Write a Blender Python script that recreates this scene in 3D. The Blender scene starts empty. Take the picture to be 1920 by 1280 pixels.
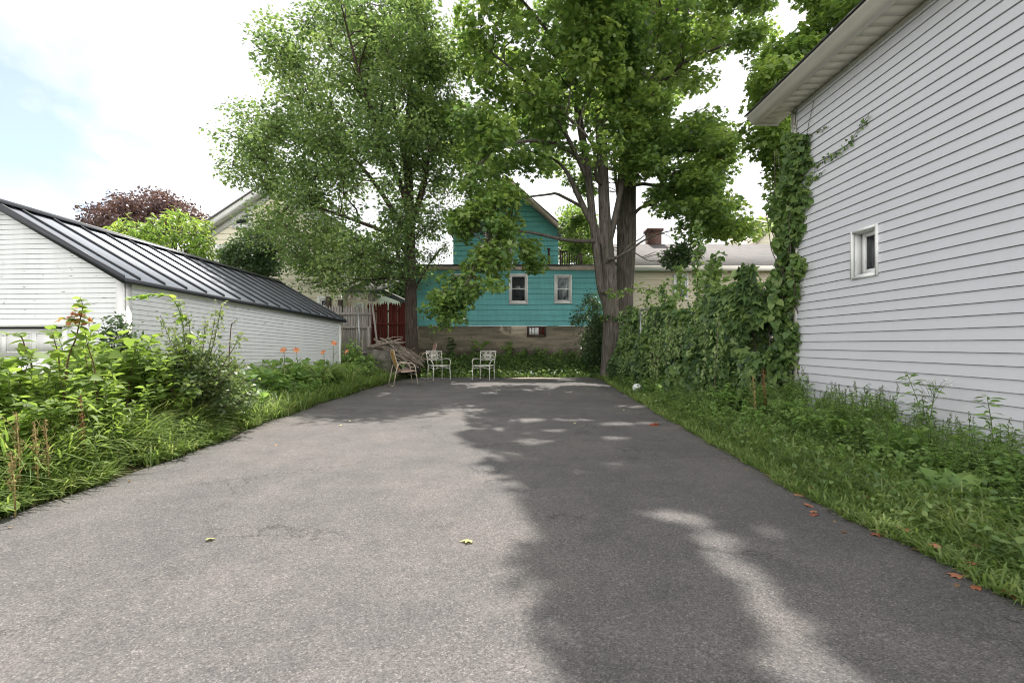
import bpy, math, random
import numpy as np
from mathutils import Vector

R = math.radians
rs = np.random.RandomState(7)
random.seed(7)
scene = bpy.context.scene
COL = scene.collection

# ------------------------------------------------------------------ camera model
CAM_H, F, CX, CY = 1.1, 880.0, 960.0, 645.0
def P(px, py, Y):
    """world point seen at photo pixel (px,py) at distance Y"""
    return np.array([(px - CX) / F * Y, Y, CAM_H - (py - CY) / F * Y])
def proj(p):
    p = np.asarray(p, float)
    return CX + F * p[..., 0] / p[..., 1], CY - F * (p[..., 2] - CAM_H) / p[..., 1]
def G(px, py):
    Y = F * CAM_H / (py - CY)
    return (px - CX) / F * Y, Y
def sm(t):
    t = np.clip(t, 0, 1)
    return t * t * (3 - 2 * t)
def H(x, y):
    """terrain height"""
    x = np.asarray(x, float); y = np.asarray(y, float)
    z = 0.50 * sm((y - 15.3) / 2.2)
    z = z + 0.25 * sm((-3.5 - x) / .8) * sm((y - 13.2) / 1.2)
    z = z - 0.5 * sm((-4.9 - x) / .8) * (1 - sm((y - 7) / 4))
    z = z + 0.06 * sm((x - 2.6) / .8)
    z = z + 0.05 * sm((-3.4 - x) / .5)
    return z

# ------------------------------------------------------------------ materials
def mat(name):
    m = bpy.data.materials.new(name); m.use_nodes = True
    nt = m.node_tree; nt.nodes.clear()
    out = nt.nodes.new('ShaderNodeOutputMaterial')
    return m, nt, out
def N(nt, t, **kw):
    n = nt.nodes.new(t)
    for k, v in kw.items():
        if k in n.inputs: n.inputs[k].default_value = v
        else: setattr(n, k, v)
    return n
def L(nt, a, b): nt.links.new(a, b)
def ramp(nt, fac, stops, interp='LINEAR'):
    r = nt.nodes.new('ShaderNodeValToRGB'); r.color_ramp.interpolation = interp
    el = r.color_ramp.elements
    while len(el) < len(stops): el.new(0.5)
    for e, (p, c) in zip(el, stops):
        e.position = p; e.color = (*c, 1) if len(c) == 3 else c
    L(nt, fac, r.inputs[0]); return r
def noise(nt, vec, scale, detail=4, rough=.55, dist=0.):
    n = N(nt, 'ShaderNodeTexNoise'); n.inputs['Scale'].default_value = scale
    n.inputs['Detail'].default_value = detail; n.inputs['Roughness'].default_value = rough
    n.inputs['Distortion'].default_value = dist
    if vec is not None: L(nt, vec, n.inputs['Vector'])
    return n
def coords(nt, scale=(1, 1, 1)):
    tc = N(nt, 'ShaderNodeTexCoord'); mp = N(nt, 'ShaderNodeMapping')
    mp.inputs['Scale'].default_value = scale
    L(nt, tc.outputs['Object'], mp.inputs['Vector']); return mp.outputs['Vector']
def mixc(nt, fac, a, b, mode='MIX'):
    m = nt.nodes.new('ShaderNodeMix'); m.data_type = 'RGBA'; m.blend_type = mode
    if isinstance(fac, (int, float)): m.inputs[0].default_value = fac
    else: L(nt, fac, m.inputs[0])
    for v, i in ((a, 6), (b, 7)):
        if isinstance(v, tuple): m.inputs[i].default_value = (*v, 1)
        else: L(nt, v, m.inputs[i])
    return m.outputs[2]
def bump(nt, h, strength, dist, to):
    b = N(nt, 'ShaderNodeBump'); b.inputs['Strength'].default_value = strength; b.inputs['Distance'].default_value = dist
    L(nt, h, b.inputs['Height']); L(nt, b.outputs[0], to.inputs['Normal'])

def plain(name, col, rough=.6, var=.15, scale=6, metal=0., spec=.5, bumpd=0., bscale=60, coat=0., stretch=(1, 1, 1), dirt=None, dscale=2.5, dlo=.55, dhi=.7):
    m, nt, out = mat(name)
    b = N(nt, 'ShaderNodeBsdfPrincipled'); b.inputs['Roughness'].default_value = rough
    b.inputs['Metallic'].default_value = metal; b.inputs['Specular IOR Level'].default_value = spec
    b.inputs['Coat Weight'].default_value = coat
    v = coords(nt, stretch)
    n = noise(nt, v, scale, 5)
    lo = tuple(c * (1 - var) for c in col); hi = tuple(min(1, c * (1 + var)) for c in col)
    c = ramp(nt, n.outputs[0], [(.3, lo), (.7, hi)]).outputs[0]
    if dirt:
        d = noise(nt, v, dscale, 8, .65)
        f = ramp(nt, d.outputs[0], [(dlo, (0, 0, 0)), (dhi, (1, 1, 1))])
        c = mixc(nt, f.outputs[0], c, dirt)
    L(nt, c, b.inputs['Base Color'])
    if bumpd:
        n2 = noise(nt, v, bscale, 4); bump(nt, n2.outputs[0], .6, bumpd, b)
    L(nt, b.outputs[0], out.inputs[0])
    return m

def leafmat(name, cols, trans=.4, rough=.45, scale=1.2, spec=.4, tmul=2.3, sat=.86):
    """cols: 3 leaf colours mixed by a per-leaf random number and a slow noise"""
    m, nt, out = mat(name)
    at = N(nt, 'ShaderNodeAttribute'); at.attribute_name = 'rnd'
    n = noise(nt, coords(nt), scale, 3)
    mx = N(nt, 'ShaderNodeMath', operation='MULTIPLY_ADD')
    L(nt, n.outputs[0], mx.inputs[0]); mx.inputs[1].default_value = .9; mx.inputs[2].default_value = -.45
    ad = N(nt, 'ShaderNodeMath', operation='ADD'); L(nt, at.outputs['Fac'], ad.inputs[0]); L(nt, mx.outputs[0], ad.inputs[1])
    k = len(cols) - 1
    c = ramp(nt, ad.outputs[0], [(.08 + .84 * i / k, q) for i, q in enumerate(cols)]).outputs[0]
    hs = N(nt, 'ShaderNodeHueSaturation'); hs.inputs['Saturation'].default_value = sat; L(nt, c, hs.inputs['Color']); c = hs.outputs[0]
    b = N(nt, 'ShaderNodeBsdfPrincipled'); b.inputs['Roughness'].default_value = rough; b.inputs['Specular IOR Level'].default_value = spec
    L(nt, c, b.inputs['Base Color'])
    t = N(nt, 'ShaderNodeBsdfTranslucent')
    tc = mixc(nt, 1.0, c, (tmul * 1.02, tmul, tmul * .68), 'MULTIPLY'); L(nt, tc, t.inputs['Color'])
    ms = N(nt, 'ShaderNodeMixShader'); ms.inputs[0].default_value = trans
    L(nt, b.outputs[0], ms.inputs[1]); L(nt, t.outputs[0], ms.inputs[2]); L(nt, ms.outputs[0], out.inputs[0])
    return m

def m_asphalt():
    m, nt, out = mat('asphalt')
    v = coords(nt)
    b = N(nt, 'ShaderNodeBsdfPrincipled'); b.inputs['Roughness'].default_value = .9; b.inputs['Specular IOR Level'].default_value = .15
    big = noise(nt, v, .55, 6, .6, .4)
    c1 = ramp(nt, big.outputs[0], [(.28, (.110, .107, .108)), (.5, (.144, .138, .135)), (.74, (.176, .163, .154))]).outputs[0]
    mid = noise(nt, v, 2.4, 8, .72)
    c2 = mixc(nt, .55, c1, ramp(nt, mid.outputs[0], [(.3, (.70, .70, .73)), (.5, (1.0, .99, .98)), (.7, (1.28, 1.22, 1.2))]).outputs[0], 'MULTIPLY')
    vo = N(nt, 'ShaderNodeTexVoronoi'); vo.inputs['Scale'].default_value = 170; L(nt, v, vo.inputs['Vector'])
    sep = N(nt, 'ShaderNodeSeparateColor'); L(nt, vo.outputs['Color'], sep.inputs[0])
    c3 = mixc(nt, .68, c2, ramp(nt, sep.outputs[0], [(0, (.45, .45, .46)), (.5, (.93, .93, .93)), (.88, (1.15, 1.12, 1.1)), (1, (1.95, 1.9, 1.85))]).outputs[0], 'MULTIPLY')
    vo2 = N(nt, 'ShaderNodeTexVoronoi'); vo2.inputs['Scale'].default_value = 85; L(nt, v, vo2.inputs['Vector'])
    sep2 = N(nt, 'ShaderNodeSeparateColor'); L(nt, vo2.outputs['Color'], sep2.inputs[0])
    c4 = mixc(nt, .4, c3, ramp(nt, sep2.outputs[1], [(0, (.65, .65, .65)), (.6, (1, 1, 1)), (1, (1.25, 1.22, 1.2))]).outputs[0], 'MULTIPLY')
    # hairline cracks
    vc = N(nt, 'ShaderNodeTexVoronoi'); vc.feature = 'DISTANCE_TO_EDGE'; vc.inputs['Scale'].default_value = .55
    dn = noise(nt, v, 2.2, 6, .7)
    va = N(nt, 'ShaderNodeVectorMath', operation='MULTIPLY_ADD'); L(nt, dn.outputs['Color'], va.inputs[0]); va.inputs[1].default_value = (.9, .9, .9); L(nt, v, va.inputs[2])
    L(nt, va.outputs[0], vc.inputs['Vector'])
    ck = ramp(nt, vc.outputs['Distance'], [(0, (1, 1, 1)), (.009, (0, 0, 0))])
    pm = noise(nt, v, .9, 2); pr = ramp(nt, pm.outputs[0], [(.44, (0, 0, 0)), (.58, (.9, .9, .9))])
    cf = mixc(nt, 1.0, ck.outputs[0], pr.outputs[0], 'MULTIPLY')
    c5 = mixc(nt, cf, c4, (.05, .048, .046))
    L(nt, c5, b.inputs['Base Color'])
    hn = N(nt, 'ShaderNodeMath', operation='ADD'); L(nt, vo.outputs['Distance'], hn.inputs[0]); L(nt, sep2.outputs[0], hn.inputs[1])
    bump(nt, hn.outputs[0], .7, .004, b)
    L(nt, b.outputs[0], out.inputs[0]); return m

def m_bark(name, dark, light, scale=1.):
    m, nt, out = mat(name)
    v = coords(nt, (9 * scale, 9 * scale, 1.1 * scale))
    b = N(nt, 'ShaderNodeBsdfPrincipled'); b.inputs['Roughness'].default_value = .9; b.inputs['Specular IOR Level'].default_value = .2
    n = noise(nt, v, 2.2, 7, .65, .6)
    c = ramp(nt, n.outputs[0], [(.32, dark), (.52, tuple((a + d) / 2 for a, d in zip(dark, light))), (.68, light)]).outputs[0]
    n2 = noise(nt, coords(nt), 1.4, 4)
    c = mixc(nt, ramp(nt, n2.outputs[0], [(.5, (0, 0, 0)), (.75, (.45, .45, .45))]).outputs[0], c, (.07, .075, .045))
    L(nt, c, b.inputs['Base Color']); bump(nt, n.outputs[0], 1., .03, b)
    L(nt, b.outputs[0], out.inputs[0]); return m

def m_siding(name, col, chip=None, chip_amt=.7, var=.06, rough=.5, streak=.1, dscale=(3, 3, 14)):
    m, nt, out = mat(name)
    b = N(nt, 'ShaderNodeBsdfPrincipled'); b.inputs['Roughness'].default_value = rough; b.inputs['Specular IOR Level'].default_value = .35
    v = coords(nt)
    n = noise(nt, v, 1.3, 5)
    c = ramp(nt, n.outputs[0], [(.3, tuple(q * (1 - var) for q in col)), (.7, col)]).outputs[0]
    vs = coords(nt, (5, 5, .5)); s = noise(nt, vs, 2.2, 6, .7)
    c = mixc(nt, streak, c, ramp(nt, s.outputs[0], [(.3, (.45, .43, .4)), (.6, (1, 1, 1))]).outputs[0], 'MULTIPLY')
    if chip:
        v2 = coords(nt, dscale); d = noise(nt, v2, 2.0, 6, .6)
        f = ramp(nt, d.outputs[0], [(chip_amt, (0, 0, 0)), (chip_amt + .015, (1, 1, 1))], 'LINEAR')
        c = mixc(nt, f.outputs[0], c, chip)
    L(nt, c, b.inputs['Base Color'])
    bump(nt, noise(nt, coords(nt, (3, 3, 30)), 4, 3).outputs[0], .25, .003, b)
    L(nt, b.outputs[0], out.inputs[0]); return m

def m_concrete():
    m, nt, out = mat('old_concrete')
    b = N(nt, 'ShaderNodeBsdfPrincipled'); b.inputs['Roughness'].default_value = .9; b.inputs['Specular IOR Level'].default_value = .2
    v = coords(nt, (.7, .7, 5)); n = noise(nt, v, 1.6, 7, .6, .5)
    c = ramp(nt, n.outputs[0], [(.3, (.11, .095, .07)), (.5, (.19, .165, .12)), (.7, (.26, .22, .16))]).outputs[0]
    tc = N(nt, 'ShaderNodeTexCoord'); sp = N(nt, 'ShaderNodeSeparateXYZ'); L(nt, tc.outputs['Object'], sp.inputs[0])
    n2 = noise(nt, coords(nt), 2.0, 5)
    ad = N(nt, 'ShaderNodeMath', operation='MULTIPLY_ADD'); L(nt, n2.outputs[0], ad.inputs[0]); ad.inputs[1].default_value = .9; L(nt, sp.outputs[2], ad.inputs[2])
    # darker brown towards the bottom, with its own wavy edge
    dm = ramp(nt, ad.outputs[0], [(.0, (1, 1, 1)), (1., (0, 0, 0))])
    dm.color_ramp.elements[0].position = .80; dm.color_ramp.elements[1].position = .98
    mr = N(nt, 'ShaderNodeMapRange'); L(nt, ad.outputs[0], mr.inputs[0]); mr.inputs[1].default_value = 1.25; mr.inputs[2].default_value = 1.5; mr.inputs[3].default_value = .72; mr.inputs[4].default_value = 0.
    c = mixc(nt, mr.outputs[0], c, (.065, .05, .042))
    n3 = noise(nt, coords(nt), 5.0, 8, .7); c = mixc(nt, ramp(nt, n3.outputs[0], [(.58, (0, 0, 0)), (.66, (.8, .8, .8))]).outputs[0], c, (.07, .06, .05))
    L(nt, c, b.inputs['Base Color']); bump(nt, n.outputs[0], .8, .02, b)
    L(nt, b.outputs[0], out.inputs[0]); return m

def m_shingle(name, a, b_):
    m, nt, out = mat(name)
    b = N(nt, 'ShaderNodeBsdfPrincipled'); b.inputs['Roughness'].default_value = .9
    br = N(nt, 'ShaderNodeTexBrick'); br.inputs['Scale'].default_value = 1; br.inputs['Brick Width'].default_value = .3; br.inputs['Row Height'].default_value = .14
    br.inputs['Mortar Size'].default_value = .008; br.inputs['Color1'].default_value = (*a, 1); br.inputs['Color2'].default_value = (*b_, 1); br.inputs['Mortar'].default_value = (*(x * .45 for x in a), 1)
    L(nt, coords(nt), br.inputs['Vector']); L(nt, br.outputs[0], b.inputs['Base Color']); L(nt, b.outputs[0], out.inputs[0]); return m

def m_soil():
    m, nt, out = mat('soil')
    b = N(nt, 'ShaderNodeBsdfPrincipled'); b.inputs['Roughness'].default_value = .95; b.inputs['Specular IOR Level'].default_value = .1
    v = coords(nt); n = noise(nt, v, 3.5, 8, .7); n2 = noise(nt, v, .35, 4)
    c = ramp(nt, n.outputs[0], [(.3, (.035, .028, .018)), (.55, (.075, .062, .036)), (.75, (.11, .10, .055))]).outputs[0]
    c = mixc(nt, ramp(nt, n2.outputs[0], [(.4, (.3, .3, .3)), (.6, (.85, .85, .85))]).outputs[0], c, (.035, .06, .016))
    L(nt, c, b.inputs['Base Color']); bump(nt, n.outputs[0], 1, .04, b); L(nt, b.outputs[0], out.inputs[0]); return m

def m_glass(name, col=(.02, .022, .025), rough=.06, var=None):
    m, nt, out = mat(name)
    b = N(nt, 'ShaderNodeBsdfPrincipled'); b.inputs['Roughness'].default_value = rough; b.inputs['Specular IOR Level'].default_value = .5
    n = noise(nt, coords(nt, (1, 1, .6)), 2.6, 4, .6, 1.2)
    c = ramp(nt, n.outputs[0], [(.4, col), (.65, var or tuple(x * 2.2 for x in col))]).outputs[0]
    L(nt, c, b.inputs['Base Color']); L(nt, b.outputs[0], out.inputs[0]); return m

M = {}
M['asphalt'] = m_asphalt(); M['soil'] = m_soil(); M['concrete'] = m_concrete()
M['white_clap'] = m_siding('peeling_white_paint', (.69, .695, .69), (.22, .20, .18), .665, .05, .55, .14)
M['white_trim'] = plain('white_trim_paint', (.70, .69, .665), .5, .05, 4)
M['sash_white'] = plain('white_window_vinyl', (.82, .82, .80), .4, .03, 4)
M['vinyl'] = m_siding('pale_grey_vinyl', (.615, .617, .642), None, .7, .025, .42, .05)
M['vinyl_trim'] = plain('vinyl_trim', (.58, .56, .52), .4, .05, 3)
M['soffit'] = plain('soffit_vinyl', (.74, .69, .61), .45, .05, 3)
M['teal'] = m_siding('teal_paint', (.15, .46, .46), (.05, .16, .17), .72, .18, .6, .32, (2, 2, 8))
M['cream'] = m_siding('cream_paint', (.74, .68, .53), None, .7, .05, .6, .06)
M['beige'] = m_siding('beige_vinyl', (.56, .49, .36), None, .7, .05, .5, .06)
M['metal_roof'] = plain('charcoal_metal_roof', (.27, .29, .32), .52, .06, 3, .45, .5)
M['metal_seam'] = plain('charcoal_seam_metal', (.028, .031, .036), .45, .1, 3, .3, .5)
M['dark_trim'] = plain('black_roof_edge', (.03, .03, .032), .5, .1)
M['shingle'] = m_shingle('grey_shingle', (.17, .158, .15), (.135, .127, .122))
M['shingle_dark'] = m_shingle('dark_shingle', (.09, .085, .08), (.06, .06, .06))
M['roof_trim'] = plain('weathered_trim', (.42, .36, .29), .7, .2, 5)
M['glass'] = m_glass('dark_window_glass')
M['glass_reflect'] = m_glass('painted_reflection_glass', (.06, .075, .085), .08, (.34, .37, .39))  # pale curtain-like reflection painted into the pane colour
M['grey_wood'] = plain('weathered_grey_wood', (.26, .235, .21), .9, .45, 3, 0, .2, .004, 12, 0, (14, 14, .8))
M['red_wood'] = plain('red_stained_wood', (.085, .013, .008), .8, .4, 3, 0, .3, .003, 12, 0, (14, 14, .8))
M['dark_wood'] = plain('dark_brown_wood', (.06, .042, .03), .8, .3, 4)
M['branch'] = plain('dead_branch_bark', (.25, .21, .17), .9, .45, 7, 0, .2, .004, 30)
M['stone'] = plain('rough_stone', (.16, .145, .12), .95, .5, 5, 0, .2, .05, 9, 0, (1, 1, 1), (.05, .06, .03), 3, .5, .7)
M['galv'] = plain('galvanised_pipe', (.40, .41, .42), .45, .15, 8, .6)
M['pipe'] = plain('rusty_white_pipe', (.48, .42, .34), .6, .25, 8, 0, .4, 0, 30, 0, (1, 1, 1), (.18, .09, .05), 6, .5, .62)
M['mop'] = plain('grey_mop_string', (.42, .38, .31), .95, .35, 20)
M['pole'] = plain('worn_pole_paint', (.44, .42, .38), .6, .2, 8)
M['chair_white'] = plain('cream_enamelled_metal', (.62, .60, .53), .5, .12, 15, 0, .5, 0, 30, 0, (1, 1, 1), (.25, .17, .11), 14, .66, .72)
M['chair_tan'] = plain('tan_enamelled_tube', (.44, .37, .28), .5, .2, 10, 0, .5, 0, 30, 0, (1, 1, 1), (.16, .07, .035), 9, .58, .68)
M['strap_pink'] = plain('faded_pink_sling', (.40, .24, .20), .8, .25, 25)
def m_pattern():
    m, nt, out = mat('orange_black_sling')
    b = N(nt, 'ShaderNodeBsdfPrincipled'); b.inputs['Roughness'].default_value = .85
    n = noise(nt, coords(nt), 22, 3, .6, 1.)
    c = ramp(nt, n.outputs[0], [(.40, (.03, .022, .015)), (.47, (.36, .20, .05)), (.56, (.52, .33, .10)), (.64, (.16, .06, .03))]).outputs[0]
    L(nt, c, b.inputs['Base Color']); L(nt, b.outputs[0], out.inputs[0]); return m
M['sling'] = m_pattern()
M['ball'] = plain('scuffed_white_vinyl', (.70, .70, .68), .5, .12, 14)
M['ball_dark'] = plain('dark_ball_patch', (.07, .07, .06), .7, .2, 14)
M['sun_patch'] = plain('painted_sun_patch', (.36, .30, .23), .95, .3, 30, 0, .2, .01, 80)  # sunlight on the ground painted as a pale sandy tone
M['brick'] = plain('red_brick', (.095, .05, .038), .85, .3, 9)
M['bark'] = m_bark('maple_bark', (.042, .036, .030), (.195, .168, .142))
M['bark_dark'] = m_bark('dark_bark', (.03, .024, .02), (.12, .09, .07), 1.3)
M['stem'] = plain('green_stem', (.09, .13, .035), .6, .3, 12)
M['stem_red'] = plain('reddish_stem', (.12, .06, .035), .7, .3, 12)
M['twig'] = plain('brown_twig', (.10, .08, .06), .8, .3, 12)
M['rust_seed'] = plain('rust_seed_heads', (.20, .085, .035), .9, .4, 30)
M['tan_seed'] = plain('tan_seed_heads', (.27, .20, .075), .9, .4, 30)
M['lf_left'] = leafmat('small_maple_leaves', [(0.0607, 0.1162, 0.037), (0.1122, 0.1914, 0.0502), (0.1848, 0.2574, 0.0686)], .42, .55, .5, .25)
M['lf_maple'] = leafmat('maple_leaves', [(0.0603, 0.1254, 0.0251), (0.1254, 0.2233, 0.0352), (0.2321, 0.3136, 0.0526)], .42, .42, .6)
M['lf_maple2'] = leafmat('pale_maple_leaves', [(0.0652, 0.1317, 0.0251), (0.1317, 0.2283, 0.0352), (0.2321, 0.3136, 0.0526)], .42, .42, .6)
M['lf_bright'] = leafmat('bright_tree_leaves', [(.06, .12, .014), (.11, .20, .022), (.19, .27, .035)], .42, .42, .6)
M['lf_purple'] = leafmat('purple_leaves', [(.06, .032, .038), (.11, .058, .064), (.17, .09, .09)], .35, .4, .6, .4, 1.2)
M['lf_ail'] = leafmat('yellow_green_leaves', [(.10, .19, .02), (.17, .28, .03), (.26, .33, .045)], .42, .4, .8)
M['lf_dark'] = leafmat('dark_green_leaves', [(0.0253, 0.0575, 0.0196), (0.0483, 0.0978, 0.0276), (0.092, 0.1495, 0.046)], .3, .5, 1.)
M['lf_vine'] = leafmat('vine_leaves', [(.04, .09, .02), (.105, .195, .036), (.20, .28, .06)], .4, .48, 1.5)
M['lf_thicket'] = leafmat('thicket_leaves', [(.026, .062, .02), (.085, .165, .038), (.21, .30, .07)], .38, .48, 1.3)
M['lf_weed'] = leafmat('sunny_weed_leaves', [(.085, .15, .018), (.15, .235, .028), (.23, .31, .045)], .45, .55, 2., .22)
M['lf_shrub'] = leafmat('waxy_shrub_leaves', [(.05, .09, .022), (.10, .155, .04), (.19, .23, .09)], .35, .42, 2., .5)
M['lf_right'] = leafmat('cool_weed_leaves', [(0.0941, 0.1819, 0.0352), (0.1631, 0.2822, 0.0526), (0.2509, 0.3763, 0.0815)], .42, .42, 2.)
M['grass'] = leafmat('grass_blades', [(.08, .145, .022), (.15, .24, .036), (.26, .31, .09)], .4, .45, 2.)
M['cover'] = leafmat('ground_cover_leaves', [(0.056, 0.112, 0.0224), (0.112, 0.2016, 0.0358), (0.2016, 0.28, 0.0672)], .35, .45, 2.)
M['orange_petal'] = leafmat('orange_petals', [(.62, .13, .015), (.75, .20, .03), (.8, .30, .06)], .4, .5, 4., .3, 1.)
M['red_leaf'] = leafmat('fallen_red_leaves', [(.30, .06, .025), (.50, .13, .035), (.45, .20, .09)], .2, .6, 6., .3, 1.1)
M['yellow_leaf'] = leafmat('fallen_yellow_leaves', [(.50, .50, .10), (.60, .58, .16), (.66, .62, .24)], .2, .6, 6., .3, 1.1)
M['pink_leaf'] = leafmat('reddened_leaves', [(.45, .10, .06), (.50, .20, .06), (.42, .32, .06)], .4, .5, 4., .3, 1.2)

# ------------------------------------------------------------------ geometry
WORLD = set()      # things whose parts are written in world coordinates
class Geo:
    def __init__(s): s.V = []; s.F = []; s.n = 0
    def add(s, V, faces, mi=0, rnd=None):
        """faces: int array (k,n) or list of tuples; rnd: per-face"""
        V = np.asarray(V, float).reshape(-1, 3)
        if isinstance(faces, np.ndarray):
            s.F.append((faces + s.n, mi, rnd))
        else:
            by = {}
            for f in faces: by.setdefault(len(f), []).append(f)
            for q in by.values(): s.F.append((np.array(q) + s.n, mi, None))
        s.V.append(V); s.n += len(V); return s
    def box(s, lo, hi, mi=0):
        x0, y0, z0 = lo; x1, y1, z1 = hi
        return s.hexa([(x0, y0, z0), (x1, y0, z0), (x1, y1, z0), (x0, y1, z0), (x0, y0, z1), (x1, y0, z1), (x1, y1, z1), (x0, y1, z1)], mi)
    def hexa(s, V, mi=0):
        return s.add(V, [(3, 2, 1, 0), (4, 5, 6, 7), (0, 1, 5, 4), (1, 2, 6, 5), (2, 3, 7, 6), (3, 0, 4, 7)], mi)
    def obox(s, O, a, b, c, mi=0):
        """box from corner O with edge vectors a,b,c"""
        O, a, b, c = (np.asarray(q, float) for q in (O, a, b, c))
        return s.hexa([O, O + a, O + a + b, O + b, O + c, O + a + c, O + a + b + c, O + b + c], mi)
    def tube(s, pts, rad, n=6, mi=0, cap=True):
        pts = np.asarray(pts, float); k = len(pts)
        rad = np.full(k, rad) if np.isscalar(rad) else np.asarray(rad, float)
        T = np.gradient(pts, axis=0); T /= np.linalg.norm(T, axis=1)[:, None] + 1e-9
        ref = np.array([0, 0, 1.]) if abs(T[0][2]) < .9 else np.array([1., 0, 0])
        V = []
        u = np.cross(T[0], ref); u /= np.linalg.norm(u)
        for i in range(k):
            u = u - T[i] * np.dot(u, T[i]); u /= np.linalg.norm(u) + 1e-9
            w = np.cross(T[i], u)
            a = np.arange(n) * 2 * math.pi / n
            V.append(pts[i] + rad[i] * (np.cos(a)[:, None] * u + np.sin(a)[:, None] * w))
        i, j = np.meshgrid(np.arange(k - 1), np.arange(n), indexing='ij'); i = i.ravel(); j = j.ravel()
        f = np.stack([i * n + j, i * n + (j + 1) % n, (i + 1) * n + (j + 1) % n, (i + 1) * n + j], 1)
        V = np.concatenate(V); base = s.n
        s.add(V, f, mi)
        if cap:
            s.F.append((np.array([list(range(n))[::-1]]) + base, mi, None))
            s.F.append((np.array([list(range((k - 1) * n, k * n))]) + base, mi, None))
        return s
    def lathe(s, prof, n=16, c=(0, 0, 0), mi=0):
        k = len(prof); a = np.arange(n) * 2 * math.pi / n
        V = np.concatenate([np.stack([r * np.cos(a) + c[0], r * np.sin(a) + c[1], np.full(n, z + c[2])], 1) for r, z in prof])
        i, j = np.meshgrid(np.arange(k - 1), np.arange(n), indexing='ij'); i = i.ravel(); j = j.ravel()
        return s.add(V, np.stack([i * n + j, i * n + (j + 1) % n, (i + 1) * n + (j + 1) % n, (i + 1) * n + j], 1), mi)
    def leaves(s, pos, nrm, tip, size, shape, mi=0, rnd=None):
        pos = np.asarray(pos, float); k = len(pos)
        if k == 0: return s
        nrm = nrm / (np.linalg.norm(nrm, axis=1)[:, None] + 1e-9)
        y = tip - nrm * np.sum(tip * nrm, 1)[:, None]; y /= np.linalg.norm(y, axis=1)[:, None] + 1e-9
        x = np.cross(y, nrm)
        sv, sf = SHAPES[shape]; size = np.broadcast_to(np.asarray(size, float), (k,))
        V = pos[:, None, :] + size[:, None, None] * (sv[None, :, 0, None] * x[:, None] + sv[None, :, 1, None] * y[:, None] + sv[None, :, 2, None] * nrm[:, None])
        m = len(sv)
        if rnd is None: rnd = rs.rand(k)
        off = np.arange(k)[:, None] * m
        base = s.n; s.V.append(V.reshape(-1, 3)); s.n += k * m
        for f in sf:
            s.F.append((off + np.array(f)[None, :] + base, mi, rnd))
        return s
    def build(s, name, mats, parent=None, smooth=False):
        if not isinstance(mats, (list, tuple)): mats = [mats]
        me = bpy.data.meshes.new(name)
        V = np.concatenate(s.V).astype(np.float32)
        loops = np.concatenate([f.ravel() for f, _, _ in s.F]).astype(np.int32)
        tot = np.concatenate([np.full(len(f), f.shape[1]) for f, _, _ in s.F]).astype(np.int32)
        start = np.concatenate([[0], np.cumsum(tot)[:-1]]).astype(np.int32)
        mi = np.concatenate([np.full(len(f), m) for f, m, _ in s.F]).astype(np.int32)
        rn = np.concatenate([np.full(len(f), .5) if r is None else np.asarray(r, float) for f, _, r in s.F]).astype(np.float32)
        me.vertices.add(len(V)); me.vertices.foreach_set('co', V.ravel())
        me.loops.add(len(loops)); me.loops.foreach_set('vertex_index', loops)
        me.polygons.add(len(tot)); me.polygons.foreach_set('loop_start', start); me.polygons.foreach_set('loop_total', tot)
        for m in mats: me.materials.append(M[m] if isinstance(m, str) else m)
        me.polygons.foreach_set('material_index', mi)
        a = me.attributes.new('rnd', 'FLOAT', 'FACE'); a.data.foreach_set('value', rn)
        if smooth: me.polygons.foreach_set('use_smooth', np.ones(len(tot), bool))
        me.update(calc_edges=True)
        o = bpy.data.objects.new(name, me); COL.objects.link(o)
        if parent is not None:
            o.parent = parent
            if parent.name in WORLD: o.location = -Vector(parent.location)
        return o

def shp(pts, faces): return np.array(pts, float), faces
SHAPES = {
    'rhomb': shp([(0, 0, 0), (.36, .42, .06), (0, 1, -.10), (-.36, .42, .06)], [(0, 1, 2, 3)]),
    'oval': shp([(0, 0, 0), (.27, .25, .05), (.30, .55, .04), (0, 1, -.16), (-.30, .55, .04), (-.27, .25, .05), (0, .5, -.03)], [(0, 1, 2, 6), (6, 2, 3), (0, 6, 4, 5), (6, 3, 4)]),
    'lance': shp([(0, 0, 0), (.12, .3, .03), (.11, .6, .0), (0, 1, -.18), (-.11, .6, .0), (-.12, .3, .03)], [(0, 1, 2, 3, 4, 5)]),
    'heart': shp([(0, .06, 0), (.30, -.06, .04), (.46, .2, .06), (.36, .55, .02), (0, 1, -.15), (-.36, .55, .02), (-.46, .2, .06), (-.30, -.06, .04), (0, .45, -.03)], [(0, 1, 2, 8), (8, 2, 3, 4), (0, 8, 6, 7), (8, 4, 5, 6)]),
    'maple': shp([(0, .02, 0), (.22, .02, 0), (.46, .12, -.06), (.34, .32, .02), (.56, .58, -.07), (.22, .58, .02), (0, 1, -.1), (-.22, .58, .02), (-.56, .58, -.07), (-.34, .32, .02), (-.46, .12, -.06), (-.22, .02, 0)], [tuple(range(12))]),
    'petal': shp([(0, 0, 0), (.2, .4, .03), (.19, .75, .0), (0, 1, -.2), (-.19, .75, 0), (-.2, .4, .03)], [(0, 1, 2, 3, 4, 5)]),
    'broad': shp([(0, 0, 0), (.16, .12, .05), (.25, .4, .07), (.2, .72, .0), (0, 1, -.2), (-.2, .72, 0), (-.25, .4, .07), (-.16, .12, .05), (0, .3, .0), (0, .65, -.02)], [(0, 1, 2, 8), (8, 2, 3, 9), (9, 3, 4), (0, 8, 6, 7), (8, 9, 5, 6), (9, 4, 5)]),
}
def unit(k):
    v = rs.normal(size=(k, 3)); return v / np.linalg.norm(v, axis=1)[:, None]
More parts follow.
